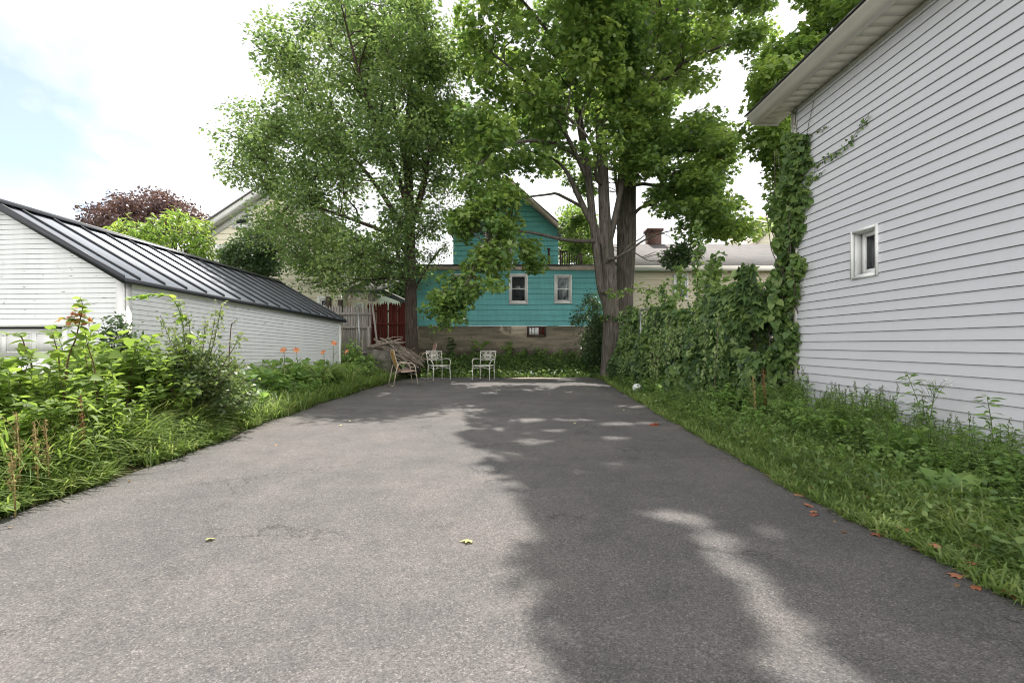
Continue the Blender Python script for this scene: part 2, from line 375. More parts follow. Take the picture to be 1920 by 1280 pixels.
def upn(k, jit=.6, up=(0, 0, 1)):
    return np.array(up)[None, :] + jit * rs.normal(size=(k, 3))

def tag(o, label=None, cat=None, group=None, kind=None):
    if label: o['label'] = label
    if cat: o['category'] = cat
    if group: o['group'] = group
    if kind: o['kind'] = kind
    return o
def thing(name, label, cat, loc=(0, 0, 0), rz=0., group=None):
    o = bpy.data.objects.new(name, None); COL.objects.link(o); o.location = loc; o.rotation_euler = (0, 0, rz); o.empty_display_size = .2
    return tag(o, label, cat, group)
def place(name, label, cat, loc, group=None):
    o = thing(name, label, cat, loc, 0, group); WORLD.add(o.name); return o
def dup(root, loc, rz, sc=1., label=None):
    r = root.copy(); COL.objects.link(r); r.location = loc; r.rotation_euler = (rs.normal() * .0, 0, rz); r.scale = (sc, sc, sc)
    if label: r['label'] = label
    for ch in root.children:
        c = ch.copy(); COL.objects.link(c); c.parent = r
        for g in ch.children:
            d = g.copy(); COL.objects.link(d); d.parent = c
    return r

# lapped siding ----------------------------------------------------
def siding(g, O, u, n, z0, z1, course, lo, hi, lip=.012, holes=(), kinks=(), mi=0, start=0., gap=.008, depth=.02):
    """lapped boards on the wall O + s*u + z*Z, outward normal n; lo(z), hi(z) give the s range; holes: (s0,s1,za,zb)"""
    O = np.asarray(O, float); u = np.asarray(u, float); n = np.asarray(n, float); Z = np.array([0, 0, 1.])
    V = []; Fc = []
    def quad(a):
        b = len(V); V.extend(a); Fc.append((b, b + 1, b + 2, b + 3))
    za = z0 - start
    while za < z1 - 1e-6:
        zb = za + course
        cuts = sorted({max(za, z0), min(zb, z1)} | {q for h in holes for q in h[2:] if max(za, z0) < q < min(zb, z1)} | {q for q in kinks + (zb - gap,) if max(za, z0) < q < min(zb, z1)})
        for p, q in zip(cuts[:-1], cuts[1:]):
            op = lip * (1 - (p - za) / course); oq = lip * (1 - (q - za) / course); ingap = p > zb - gap - 1e-6
            if ingap: op = oq = -depth
            segs = [(lo(p), hi(p), lo(q), hi(q))]
            for h in holes:
                if h[2] <= p + 1e-6 and h[3] >= q - 1e-6:
                    ns = []
                    for (a, b, c, d) in segs:
                        if h[0] > a and h[0] < b: ns.append((a, h[0], c, h[0]))
                        elif h[0] >= b: ns.append((a, b, c, d))
                        if h[1] < b and h[1] > a: ns.append((h[1], b, h[1], d))
                        elif h[1] <= a: ns.append((a, b, c, d))
                    segs = ns
            for (a, b, c, d) in segs:
                if b - a < 1e-5 and d - c < 1e-5: continue
                quad([O + a * u + p * Z + op * n, O + b * u + p * Z + op * n, O + d * u + q * Z + oq * n, O + c * u + q * Z + oq * n])
                if ingap: quad([O + a * u + p * Z + lip * gap / course * n, O + b * u + p * Z + lip * gap / course * n, O + b * u + p * Z - depth * n, O + a * u + p * Z - depth * n])
                if abs(p - za) < 1e-6:
                    quad([O + a * u + p * Z - depth * n, O + b * u + p * Z - depth * n, O + b * u + p * Z + op * n, O + a * u + p * Z + op * n])
        za = zb
    g.add(V, Fc, mi)

def window(parent, O, u, n, s0, s1, z0, z1, trim=.08, proud=.025, glass='glass', trimmat='white_trim', sash=True, depth=.03, name='window'):
    """framed double hung window lying on the wall O+s*u+z*Z (outward n); frame > pane"""
    O = np.asarray(O, float); u = np.asarray(u, float); n = np.asarray(n, float); Z = np.array([0, 0, 1.])
    def pt(s, z, o): return O + s * u + z * Z + o * n
    g = Geo()
    def bar(a, b, c, d, o0, o1): g.obox(pt(a, c, o0), (b - a) * u, (d - c) * Z, (o1 - o0) * n)
    bar(s0, s0 + trim, z0, z1, .002, proud); bar(s1 - trim, s1, z0, z1, .002, proud)
    bar(s0 + trim, s1 - trim, z1 - trim, z1, .002, proud); bar(s0 + trim, s1 - trim, z0, z0 + trim * .8, .002, proud)
    bar(s0 - .02, s1 + .02, z0 - .025, z0 - .0005, .002, proud + .03)
    w = g.build(name, trimmat, parent)
    t2 = trim * .45; a, b, c, d = s0 + trim + .003, s1 - trim - .003, z0 + trim * .8 + .003, z1 - trim - .003
    g = Geo(); bar(a, a + t2, c, d, .004, proud * .7); bar(b - t2, b, c, d, .004, proud * .7); bar(a + t2, b - t2, c, c + t2, .004, proud * .7); bar(a + t2, b - t2, d - t2, d, .004, proud * .7)
    if sash: bar(a + t2, b - t2, (c + d) / 2 - t2 * .45, (c + d) / 2 + t2 * .45, .004, proud * .75)
    g.build('sash', trimmat, w)
    g = Geo(); bar(a + t2 * .5, b - t2 * .5, c + t2 * .5, d - t2 * .5, .003, .009)
    g.build('pane', glass, w)
    return w

ZV = np.array([0, 0, 1.])
# ================================================================== SETTING
rs.seed(101)
# ground: one sheet to the horizon
def nonuni():
    xs = np.concatenate([[-900, -300, -120, -60, -30, -20], np.arange(-14, 14.01, .35), [20, 30, 60, 120, 300, 900]])
    ys = np.concatenate([[-900, -300, -100, -40, -15], np.arange(-6, 24.01, .35), [30, 40, 60, 120, 300, 900]])
    return xs, ys
xs, ys = nonuni()
XX, YY = np.meshgrid(xs, ys, indexing='ij')
zz = H(XX, YY) + .02 * np.sin(XX * 3.1) * np.sin(YY * 2.3) * (np.abs(XX) < 14) * ((XX > 3.0) | (XX < -4)) - .004
g = Geo(); nx, ny = len(xs), len(ys)
i, j = np.meshgrid(np.arange(nx - 1), np.arange(ny - 1), indexing='ij'); i = i.ravel(); j = j.ravel()
g.add(np.stack([XX.ravel(), YY.ravel(), zz.ravel()], 1), np.stack([i * ny + j, (i + 1) * ny + j, (i + 1) * ny + j + 1, i * ny + j + 1], 1))
tag(g.build('ground', 'soil', smooth=True), kind='structure')

# driveway: ragged-edged asphalt sheet
def edgeL(y): return np.interp(y, [-8, 2.9, 4.1, 6.7, 8.4, 12.1, 14.4, 15.4], [-3.3, -3.28, -3.23, -3.47, -3.54, -3.57, -3.45, -2.9]) + .03 * np.sin(y * 2.7) + .018 * np.sin(y * 7.1 + 1) + .010 * np.sin(y * 21.) + .006 * np.sin(y * 57.)
def edgeR(y): return np.interp(y, [-8, 2.0, 3.5, 5.2, 7.7, 12, 15, 15.4], [2.3, 2.2, 2.16, 2.26, 2.37, 2.62, 2.85, 2.5]) + .035 * np.sin(y * 3.3) * .4 + .014 * np.sin(y * 8.3) + .010 * np.sin(y * 23.) + .006 * np.sin(y * 61.)
g = Geo(); yy = np.arange(-8, 15.41, .045); V = []; TT = [0, .012] + [k / 10 for k in range(1, 10)] + [.988, 1]; nc = len(TT)
for y in yy:
    a, b = edgeL(y), edgeR(y)
    for k in range(nc):
        t = TT[k]; x = a + (b - a) * t
        yo = y + (.10 * math.sin(x * 3) + .05 * math.sin(x * 7.7) if y > 15.2 else 0)
        V.append((x, yo, .010 if 0 < k < nc - 1 else -.012))
i, j = np.meshgrid(np.arange(len(yy) - 1), np.arange(nc - 1), indexing='ij'); i = i.ravel(); j = j.ravel()
g.add(V, np.stack([i * nc + j, i * nc + j + 1, (i + 1) * nc + j + 1, (i + 1) * nc + j], 1))
tag(g.build('driveway', 'asphalt'), kind='structure')

# ================================================================== GARAGE (left)
rs.seed(102)
gd = np.array([.09, 1, -.034]); gu = np.array([1, -.09, 0.]); gu /= np.linalg.norm(gu)
A = np.array([-5.13, 6.2, 0.]); GL = 6.3; EZ = 1.985; GW = 1.81; RISE = 1.0
garage = place('garage', 'white clapboard garage with peeling paint and dark metal roof', 'garage', (-6.3, 9.3, -.3))
def gz(t): return -.034 * t
g = Geo(); nside = np.array([1, -.09, 0.]); nside /= np.linalg.norm(nside)
nfr = -np.array([.09, 1, 0.]); nfr /= np.linalg.norm(nfr)
course = .067
siding(g, A, gd, nside, -.7, EZ - .005, course, lambda z: .10, lambda z: GL - .10, .008, gap=.0045, depth=.012)
g.build('side_wall', 'white_clap', garage)
g = Geo()
def glo(z): return -2 * GW + max(0, (z - EZ) / RISE * GW)
def ghi(z): return -.10 if z < EZ - .06 else min(-.10, -max(0, (z - EZ) / RISE * GW))
siding(g, A, gu, nfr, -.7, EZ + RISE - .01, course, glo, ghi, .008, gap=.0045, depth=.012, holes=[(-2.80, -.815, -.7, 1.33)], kinks=(EZ - .06, EZ))
g.build('gable_wall', 'white_clap', garage)
B = A + GL * gd
g = Geo()
siding(g, B - gu * 2 * GW, gu, -nfr, -.7, EZ + RISE - .25, .118, lambda z: max(0, (z - EZ + .214) / RISE * GW), lambda z: 2 * GW - max(0, (z - EZ + .214) / RISE * GW), .011)
siding(g, A - gu * 2 * GW, gd, -nside, -.7, EZ - .02, .118, lambda z: 0, lambda z: GL, .011)
g.build('plain_wall', 'white_clap', garage)
g = Geo()
zc0 = -.7
g.obox(A + zc0 * ZV - .10 * gu + .016 * nfr - .03 * nfr, .10 * gu + .018 * nside, .03 * nfr, (EZ - zc0 - .02) * ZV)
g.obox(A + zc0 * ZV + .002 * nside, .10 * gd, .016 * nside, (EZ - zc0 - .02) * ZV)
g.build('corner_board', 'white_trim', garage)
g = Geo()
g.obox(B + zc0 * ZV - .10 * gd + .002 * nside, .10 * gd, .018 * nside, (EZ - zc0 - .02) * ZV)
g.build('corner_board', 'white_trim', garage)
g = Geo(); g.obox(A + (EZ - .115) * ZV + .10 * gd + .003 * nside, (GL - .2) * gd, .016 * nside, .115 * ZV)
g.build('frieze_board', 'white_trim', garage)
# roof: two slopes with standing seams
ov = .10; eo = .10
def rp(t, s, side=1, lift=0.):
    """roof point: t along the ridge, s from 0 ridge to 1 eave"""
    ridge = A - GW * gu + (EZ + RISE + .03) * ZV
    sl = (GW + eo) / GW
    return ridge + t * gd + side * s * (GW + eo) * gu + (-s * RISE * sl + lift) * ZV
g = Geo()
for sd in (1, -1):
    a, b, c, d = rp(-ov, 0, sd), rp(GL + ov, 0, sd), rp(GL + ov, 1, sd), rp(-ov, 1, sd)
    V = [a, b, c, d] + [q - .03 * ZV for q in (a, b, c, d)]
    g.add(V, [(0, 1, 2, 3), (7, 6, 5, 4), (0, 3, 7, 4), (1, 5, 6, 2), (3, 2, 6, 7)])
roof = g.build('roof', 'metal_roof', garage)
g = Geo()
for sd in (1, -1):
    for k in range(16):
        t = .15 + .405 * k - .0
        a = rp(t - .012, .03, sd, .002); b = rp(t - .012, .995, sd, .002)
        g.obox(a, b - a, .024 * gd, .034 * ZV)
g.build('standing_seams', 'metal_seam', roof)
g = Geo()
for sd in (1, -1):
    a = rp(-ov - .012, 0, sd, -.075); b = rp(-ov - .012, 1.0, sd, -.075)
    g.obox(a, b - a, .03 * gd, .105 * ZV)
    a = rp(GL + ov - .018, 0, sd, -.075); b = rp(GL + ov - .018, 1.0, sd, -.075)
    g.obox(a, b - a, .03 * gd, .105 * ZV)
    a = rp(-ov, 1.003, sd, -.065); g.obox(a, (GL + 2 * ov) * gd, sd * .012 * gu, .066 * ZV)
g.build('roof_edge', 'metal_seam', roof)
g = Geo()
for sd in (1, -1):
    a = rp(-ov - .02, -.002 , sd, .040); b = rp(-ov - .02, .075, sd, .038)
    g.obox(a, b - a, (GL + 2 * ov + .04) * gd, .012 * ZV)
g.build('ridge_cap', 'metal_seam', roof)
# garage door
g = Geo(); f0 = A - .06 * nfr
for k in range(5):
    z0 = -.66 + .395 * k
    g.obox(f0 - 2.74 * gu + z0 * ZV, 1.87 * gu, .03 * nfr, .388 * ZV)
    for q in range(4):
        s0 = -2.74 + .06 + q * .455
        o = f0 + s0 * gu + (z0 + .06) * ZV + .030 * nfr
        # bevelled raised panel frame
        g.obox(o, .385 * gu, .006 * nfr, .012 * ZV); g.obox(o + .258 * ZV, .385 * gu, .006 * nfr, .012 * ZV)
        g.obox(o + .012 * ZV, .012 * gu, .006 * nfr, .246 * ZV); g.obox(o + .373 * gu + .012 * ZV, .012 * gu, .006 * nfr, .246 * ZV)
        g.obox(o + .03 * gu + .03 * ZV, .325 * gu, .008 * nfr, .21 * ZV)
door = g.build('garage_door', 'white_trim', garage)
g = Geo()
g.obox(A - .87 * gu - .66 * ZV - .04 * nfr, .075 * gu, .06 * nfr, 1.99 * ZV); g.obox(A - 2.82 * gu - .66 * ZV - .04 * nfr, .075 * gu, .06 * nfr, 1.99 * ZV)
g.obox(A - 2.9 * gu + 1.33 * ZV + .001 * nfr, 2.16 * gu, .045 * nfr, .05 * ZV)
g.build('door_casing', 'white_trim', garage)

# ================================================================== HOUSE ON THE RIGHT
rs.seed(103)
hx, hy = 4.0, 6.64
hd = np.array([0., -1, 0.]); hd /= np.linalg.norm(hd)     # towards the camera along the wall
hn = np.array([-1., 0, 0.]); hO = np.array([hx, hy, 0.])
house = place('vinyl_sided_house', 'pale grey vinyl sided house with deep white soffit', 'house', (6, 2, 0))
HZ0, HZ1, HL = .14, 4.40, 11.0
pitch = .1062
g = Geo()
kz = 1.1 - (654.2 - 645) / 530 * 4.0
start = (HZ0 - kz) % pitch
def wz(px, py):      # point on the wall -> (s, z)
    Y = 4.0 * F / (px - CX); Y = hx * F / (px - CX)
    return hy - Y, CAM_H - (py - CY) / F * Y
s0, ztop = wz(1600, 438); s1, _ = wz(1647, 424); _, zbot = wz(1602, 521)
WN = (s0, s1, zbot, ztop)
siding(g, hO, hd, hn, HZ0, HZ1, pitch, lambda z: .07, lambda z: HL, .016, holes=[WN], start=start, gap=.0055, depth=.022)
wall = g.build('wall', 'vinyl', house)
g = Geo()
g.box((hx + .02, -4.3, -.05), (hx + .06, 6.55, HZ0 - .003))      # foundation face
g.build('foundation', 'concrete', house)
g = Geo(); gx = hx + 7
siding(g, hO + np.array([7., 0, 0]), np.array([-1., 0, 0]), np.array([0, 1., 0]), HZ0, 6.8, pitch * 1.2, lambda z: max(0, (z - 4.4) * 1.4), lambda z: 7 - max(0, (z - 4.4) * 1.4), .014)
g.build('gable_wall', 'vinyl', house)
g = Geo()
g.obox(hO + HZ0 * ZV - .03 * hd, .10 * hd, .022 * hn, (HZ1 - HZ0) * ZV)
g.obox(hO + HZ0 * ZV - .052 * hd + .02 * hn, .02 * hd, -.12 * hn, (HZ1 - HZ0) * ZV)
g.build('corner_post', 'vinyl_trim', house)
# window recessed in the wall
g = Geo()
def wp(s, z, o): return hO + s * hd + z * ZV + o * hn
a, b, c, d = WN; t = .028
for (s_, z_, ds, dz) in ((a - .012, c - .02, t, d - c + .04), (b - t + .012, c - .02, t, d - c + .04), (a - .012 + t, d - t + .02, b - a + .024 - 2 * t, t), (a - .012 + t, c - .02, b - a + .024 - 2 * t, t)):
    g.obox(wp(s_, z_, -.005), ds * hd, .034 * hn, dz * ZV)
win = g.build('window', 'sash_white', house)
g = Geo()
dp = -.10
g.obox(wp(a, c, dp), .012 * hd, (-dp - .006) * hn, (d - c) * ZV); g.obox(wp(b - .012, c, dp), .012 * hd, (-dp - .006) * hn, (d - c) * ZV)
g.obox(wp(a + .012, d - .012, dp), (b - a - .024) * hd, (-dp - .006) * hn, .012 * ZV); g.obox(wp(a + .012, c, dp), (b - a - .024) * hd, (-dp - .006) * hn, .03 * ZV)
g.build('reveal', 'sash_white', win)
g = Geo(); e = .055
a2, b2, c2, d2 = a + .013, b - .013, c + .031, d - .013
for (s_, z_, ds, dz) in ((a2, c2, e, d2 - c2), (b2 - e, c2, e, d2 - c2), (a2 + e, d2 - e * .8, b2 - a2 - 2 * e, e * .8), (a2 + e, c2, b2 - a2 - 2 * e, e)):
    g.obox(wp(s_, z_, dp - .02), ds * hd, .032 * hn, dz * ZV)
g.build('sash', 'sash_white', win)
g = Geo(); g.obox(wp(a2, c2, dp - .03), (b2 - a2) * hd, .02 * hn, (d2 - c2) * ZV); g.build('pane', 'glass', win)
# soffit, gutter board, roof
OV = .33; yb = .40
g = Geo()
npan = 74; pw = (HL + yb) / npan
for k in range(npan):
    o = hO - yb * hd + (k * pw) * hd + 4.40 * ZV + .0 * hn
    g.obox(o + .006 * hd, (pw - .010) * hd, OV * hn, .012 * ZV)
    g.obox(o - .004 * hd + .010 * ZV, .012 * hd, OV * hn, .004 * ZV)
g.build('soffit', 'soffit', house)
g = Geo(); g.obox(hO + .05 * hd + 4.355 * ZV + .001 * hn, (HL) * hd, .028 * hn, .044 * ZV); g.build('soffit_channel', 'vinyl_trim', house)
g = Geo()
o = hO - yb * hd + OV * hn
prof = [(-.015, 4.388), (.055, 4.386), (.066, 4.392), (.105, 4.432), (.112, 4.452), (.150, 4.478), (.158, 4.505), (.150, 4.508), (-.015, 4.508)]
V = [];
for s_ in (0, HL + yb):
    for (q, z) in prof: V.append(o + s_ * hd + q * hn + z * ZV)
k = len(prof)
g.add(V, [(i_, (i_ + 1) % k, k + (i_ + 1) % k, k + i_) for i_ in range(k)] + [tuple(range(k))[::-1], tuple(range(k, 2 * k))])
g.build('fascia', 'soffit', house)
g = Geo()
a = hO - (yb + .03) * hd + (OV + .175) * hn + 4.510 * ZV
e1 = (HL + yb + .03) * hd; e2 = -(3.5 + OV + .175) * hn + 2.2 * ZV
g.obox(a, e1, e2, .022 * ZV)
a2_ = a + e2; g.obox(a2_, e1, -(3.5 + OV + .175) * hn - 2.2 * ZV, .022 * ZV)
g.build('roof', 'shingle_dark', house)
g = Geo()      # rake soffit return at the far end
g.obox(hO - yb * hd + OV * hn + 4.374 * ZV - .012 * hd, .012 * hd, -(OV + .0) * hn, .13 * ZV)
g.build('eave_return', 'soffit', house)

# ================================================================== TEAL HOUSE
rs.seed(104)
teal = place('teal_house', 'turquoise clapboard house with gable and flat lean-to on concrete base', 'house', (.2, 20, .5))
TY = 18.0; k = F / TY
X0, X1 = -3.68, 4.12; ux = np.array([1., 0, 0]); nf = np.array([0, -1., 0])
TZ0, TZ1 = 1.1 + 34 / k, 3.93
def tw(px): return (px - CX) / k
def tz(py): return CAM_H - (py - CY) / k
g = Geo()
hol = [(tw(954) + .03, tw(990) - .03, tz(569) + .03, tz(513) - .03), (tw(1039) + .03, tw(1072) - .03, tz(568) + .03, tz(515) - .03), (tw(845) + .03, tw(881) - .03, tz(569) + .03, tz(513) - .03)]
siding(g, (0, TY, 0), ux, nf, TZ0, TZ1, .205, lambda z: X0, lambda z: X1, .018, gap=.012, depth=.03)
siding(g, (X0, TY + 3.4, 0), nf, np.array([-1., 0, 0]), TZ0, TZ1, .205, lambda z: 0, lambda z: 3.4, .016)
siding(g, (X1, TY, 0), -nf, ux, TZ0, TZ1, .205, lambda z: 0, lambda z: 3.4, .016)
wt = g.build('wall', 'teal', teal)
g = Geo(); g.box((X0 + .06, TY + .03, -.2), (X1 - .06, TY + 3.4, TZ0 - .004)); fnd = g.build('foundation', 'concrete', teal)
for (a, b, c, d), gl in ((hol[0], 'glass'), (hol[1], 'glass_reflect'), (hol[2], 'glass')):
    window(teal, (0, TY - .018, 0), ux, nf, a - .03, b + .03, c - .03, d + .03, .085, .03, gl)
# basement window
a, b, c, d = tw(988), tw(1024), tz(631), tz(611.5)
g = Geo(); o = TY + .03
for (p, q, r_, s_) in ((a, a + .07, c, d), (b - .07, b, c, d), (a + .07, b - .07, c, c + .07), (a + .07, b - .07, d - .05, d)):
    g.box((p, o - .05, r_), (q, o - .002, s_))
g.box((a + .52, o - .045, c + .07), (a + .56, o - .01, d - .05))
bw = g.build('basement_window', 'dark_wood', teal)
g = Geo(); g.box((a + .09, o - .03, c + .075), (a + .17, o - .008, d - .055)); g.box((a + .19, o - .028, c + .075), (a + .29, o - .008, d - .055)); g.box((a + .31, o - .03, c + .075), (a + .45, o - .008, d - .055)); g.build('white_board', 'white_trim', bw)
g = Geo(); g.box((a + .46, o - .03, c + .075), (a + .515, o - .008, d - .055)); g.box((a + .565, o - .02, c + .072), (b - .075, o - .006, d - .052)); g.build('red_board', 'red_wood', bw)
g = Geo(); g.box((a + .07, o - .0055, c + .072), (b - .072, o - .0025, d - .052)); g.build('pane', 'glass', bw)
# lean-to roof edge
g = Geo(); g.box((X0 - .12, TY - .10, TZ1 - .01), (X1 + .1, TY - .055, TZ1 + .15)); g.box((X0 - .03, TY - .055, TZ1 - .01), (X1 + .03, TY - .018, TZ1 + .10)); g.build('fascia', 'roof_trim', teal)
g = Geo(); g.hexa([(X0 - .16, TY - .15, TZ1 + .153), (X1 + .14, TY - .15, TZ1 + .153), (X1 + .14, TY + 3.4, TZ1 + .33), (X0 - .16, TY + 3.4, TZ1 + .33), (X0 - .16, TY - .15, TZ1 + .20), (X1 + .14, TY - .15, TZ1 + .20), (X1 + .14, TY + 3.4, TZ1 + .38), (X0 - .16, TY + 3.4, TZ1 + .38)]); g.build('lean_to_roof', 'dark_trim', teal)
# upper gable
UY = 21.3; uk = F / UY
UX0, UX1, UC = -2.66, 2.10, -.28; UE = CAM_H + 220 / uk; UA = UE + .88 * (UX1 - UC)
g = Geo()
siding(g, (0, UY, 0), ux, nf, 3.8, UA - .02, .22, lambda z: UX0 + max(0, (z - UE) / .88), lambda z: UX1 - max(0, (z - UE) / .88), .018, kinks=(UE,), gap=.012, depth=.03)
siding(g, (UX1, UY, 0), -nf, ux, 0, UE, .22, lambda z: 0, lambda z: 7, .016); siding(g, (UX0, UY + 7, 0), nf, -ux, 0, UE, .22, lambda z: 0, lambda z: 7, .016)
g.build('gable_wall', 'teal', teal)
window(teal, (0, UY - .018, 0), ux, nf, (908 - CX) / uk, (962 - CX) / uk, CAM_H + (645 - 495) / uk, CAM_H + (645 - 430) / uk, .11, .03, 'glass_reflect')
g = Geo()
for sd in (1, -1):
    ex = UC + sd * (UX1 - UC + .22); ez = UE - .22 * .88
    a = np.array([UC, UY - .28, UA + .10]); b = np.array([ex, UY - .28, ez + .10])
    g.obox(a - .24 * ZV, b - a, np.array([0, .05, 0]), .24 * ZV)
    g.obox(a - .27 * ZV + np.array([0, .05, 0]), b - a, np.array([0, .22, 0]), .03 * ZV)
    g.obox(np.array([ex - sd * .25, UY - .27, ez - .17]), np.array([sd * .22, 0, 0]), np.array([0, .4, 0]), .12 * ZV)
g.build('rake_board', 'roof_trim', teal)
g = Geo()
for sd in (1, -1):
    ex = UC + sd * (UX1 - UC + .26); ez = UE - .26 * .88
    a = np.array([UC, UY - .30, UA + .105]); b = np.array([ex, UY - .30, ez + .105])
    g.obox(a, b - a, np.array([0, 7.6, 0]), .05 * ZV)
g.build('roof', 'shingle_dark', teal)
# roof deck railing
rail = place('deck_railing', 'dark brown wooden railing on the flat roof of the turquoise house', 'railing', (2.5, 19.8, 4.35))
RY = 19.8; rk = F / RY
g = Geo(); xa, xb = (1049 - CX) / rk, (1092 - CX) / rk; zt = CAM_H + 175 / rk; zb = 4.24
g.box((xa, RY - .05, zt - .05), (xb, RY + .07, zt)); g.build('rail', 'dark_wood', rail)
g = Geo(); g.box((xa + .094, RY - .02, zb + .13), (xb - .094, RY + .02, zb + .20)); g.build('rail', 'dark_wood', rail)
for q in (xa + .002, xb - .092):
    g = Geo(); g.box((q, RY - .045, zb - .05), (q + .09, RY + .045, zt - .052)); g.build('post', 'dark_wood', rail)
nb = 8
for q in range(nb):
    x = xa + .13 + q * (xb - xa - .28) / (nb - 1)
    g = Geo(); g.box((x - .018, RY - .018, zb + .202), (x + .018, RY + .018, zt - .052)); g.build('baluster', 'dark_wood', rail)
g = Geo(); g.obox((xb - .09, RY + .05, zt - .05), (.08, 0, 0), (0, 1.4, 0), .05 * ZV); g.build('rail', 'dark_wood', rail)
pst = place('roof_post', 'short black post standing alone at the lean-to roof edge', 'post', ((1029 - CX) / rk, RY, 4.3))
g = Geo(); x = (1029 - CX) / rk; g.box((x - .05, RY - .05, 4.15), (x + .05, RY + .05, zt + .06)); g.build('shaft', 'dark_wood', pst)
g = Geo(); g.box((x - .07, RY - .07, zt + .063), (x + .07, RY + .07, zt + .10)); g.build('cap', 'dark_wood', pst)

# ================================================================== CREAM HOUSE far left
rs.seed(105)
cream = place('cream_house', 'cream shingled house with white trim behind the garage', 'house', (-10, 24, 0))
CYd = 21.0; ck = F / CYd
def cw(px): return (px - CX) / ck
def cz(py): return CAM_H - (py - CY) / ck
cx0, cx1 = cw(393), cw(640); ca = (cx0 + cx1) / 2; ce = cz(428); cs = .66; cA = ce + cs * (ca - cx0)
g = Geo()
siding(g, (0, CYd, 0), ux, nf, -.2, cA - .02, .26, lambda z: cx0 + max(0, (z - ce) / cs), lambda z: cx1 - max(0, (z - ce) / cs), .02, kinks=(ce,), gap=.012, depth=.03)
siding(g, (cx0, CYd + 8, 0), nf, -ux, -.2, ce, .26, lambda z: 0, lambda z: 8, .018); siding(g, (cx1, CYd, 0), -nf, ux, -.2, ce, .26, lambda z: 0, lambda z: 8, .018)
g.build('wall', 'cream', cream)
g = Geo(); siding(g, (0, CYd + .6, 0), ux, nf, -.2, cz(548), .26, lambda z: cx1, lambda z: cw(703), .018); siding(g, (cw(703), CYd + .6, 0), -nf, ux, -.2, cz(548), .26, lambda z: 0, lambda z: 5, .018); g.build('annex_wall', 'cream', cream)
g = Geo(); g.hexa([(cx1, CYd + .3, cz(546)), (cw(710), CYd + .3, cz(546)), (cw(710), CYd + 5, cz(546) + 1.2), (cx1, CYd + 5, cz(546) + 1.2), (cx1, CYd + .3, cz(546) + .12), (cw(710), CYd + .3, cz(546) + .12), (cw(710), CYd + 5, cz(546) + 1.32), (cx1, CYd + 5, cz(546) + 1.32)]); g.build('annex_roof', 'shingle', cream)
for (a, b, c, d) in ((436, 474, 427, 392), (404, 442, 512, 458), (596, 622, 590, 556), (656, 676, 600, 566)):
    window(cream, (0, CYd - .02 if a < 640 else CYd + .58, 0), ux, nf, cw(a), cw(b), cz(c), cz(d), .13, .03, 'glass', name='window')
g = Geo()
for (a, b, c, d) in ((612, 622, 600, 556), (634, 644, 605, 562)):
    g.box((cw(a), CYd - .07, cz(c)), (cw(b), CYd - .03, cz(d)))
g.build('shutter', 'dark_wood', cream)
g = Geo()
for sd in (1, -1):
    ex = ca + sd * (ca - cx0 + .35); ez = ce - .35 * cs
    a = np.array([ca, CYd - .35, cA + .12]); b = np.array([ex, CYd - .35, ez + .12])
    g.obox(a - .30 * ZV, b - a, np.array([0, .05, 0]), .30 * ZV)
    g.obox(a - .62 * ZV + np.array([0, .31, 0]), b - a, np.array([0, .035, 0]), .36 * ZV)
    g.obox(a - .33 * ZV + np.array([0, .05, 0]), b - a, np.array([0, .25, 0]), .03 * ZV)
g.build('rake_board', 'white_trim', cream)
g = Geo()
for sd in (1, -1):
    ex = ca + sd * (ca - cx0 + .4); ez = ce - .4 * cs
    a = np.array([ca, CYd - .4, cA + .125]); b = np.array([ex, CYd - .4, ez + .125])
    g.obox(a, b - a, np.array([0, 9, 0]), .08 * ZV)
g.build('roof', 'shingle', cream)
shed = place('storage_shed', 'low shed with pale sheet roof behind the red fence', 'shed', (-7, 26, .5))
sk = F / 26.
g = Geo(); xa, xb = (690 - CX) / sk, (765 - CX) / sk; ze = CAM_H + (645 - 573) / sk
g.box((xa, 26, 0), (xb, 29, ze)); g.build('wall', 'beige', shed)
g = Geo(); zr = CAM_H + (645 - 545) / sk
xm = xa + .3
g.hexa([(xa - .3, 25.7, ze), (xb + .4, 25.7, ze + .02), (xb + .4, 29.3, ze + .02), (xa - .3, 29.3, ze), (xa - .3, 25.7, zr), (xm + .6, 25.7, zr + .05), (xm + .6, 29.3, zr + .05), (xa - .3, 29.3, zr)]); g.build('roof', 'shingle', shed)

# ================================================================== BEIGE HOUSE right
rs.seed(106)
beige = place('beige_house', 'long beige vinyl house with grey shingle roof behind the vines', 'house', (9, 22, .5))
BY = 20.5; bk = F / BY
def bw_(px): return (px - CX) / bk
def bz(py): return CAM_H - (py - CY) / bk
bx0, bx1 = 4.9, 14.; be = bz(505)
g = Geo(); siding(g, (0, BY, 0), ux, nf, 0, be, .115, lambda z: bx0, lambda z: bx1, .012); siding(g, (bx0, BY + 7, 0), nf, -ux, 0, be, .115, lambda z: 0, lambda z: 7, .012); g.build('wall', 'beige', beige)
zr = CAM_H + (645 - 460) / (F / 24.)
g = Geo()
a = np.array([bx0 - .3, BY - .35, be + .03]); g.obox(a, (bx1 - bx0 + .6, 0, 0), (0, 3.85, zr - be - .03), .06 * ZV); a2 = a + np.array([0, 3.85, zr - be - .03]); g.obox(a2, (bx1 - bx0 + .6, 0, 0), (0, 3.85, -(zr - be - .03)), .06 * ZV)
g.build('roof', 'shingle', beige)
g = Geo(); g.box((bx0 - .3, BY - .40, be - .12), (bx1 + .3, BY - .352, be + .09)); g.box((bx0 - .28, BY - .35, be - .06), (bx1 + .3, BY - .02, be - .03)); g.build('gutter', 'soffit', beige)
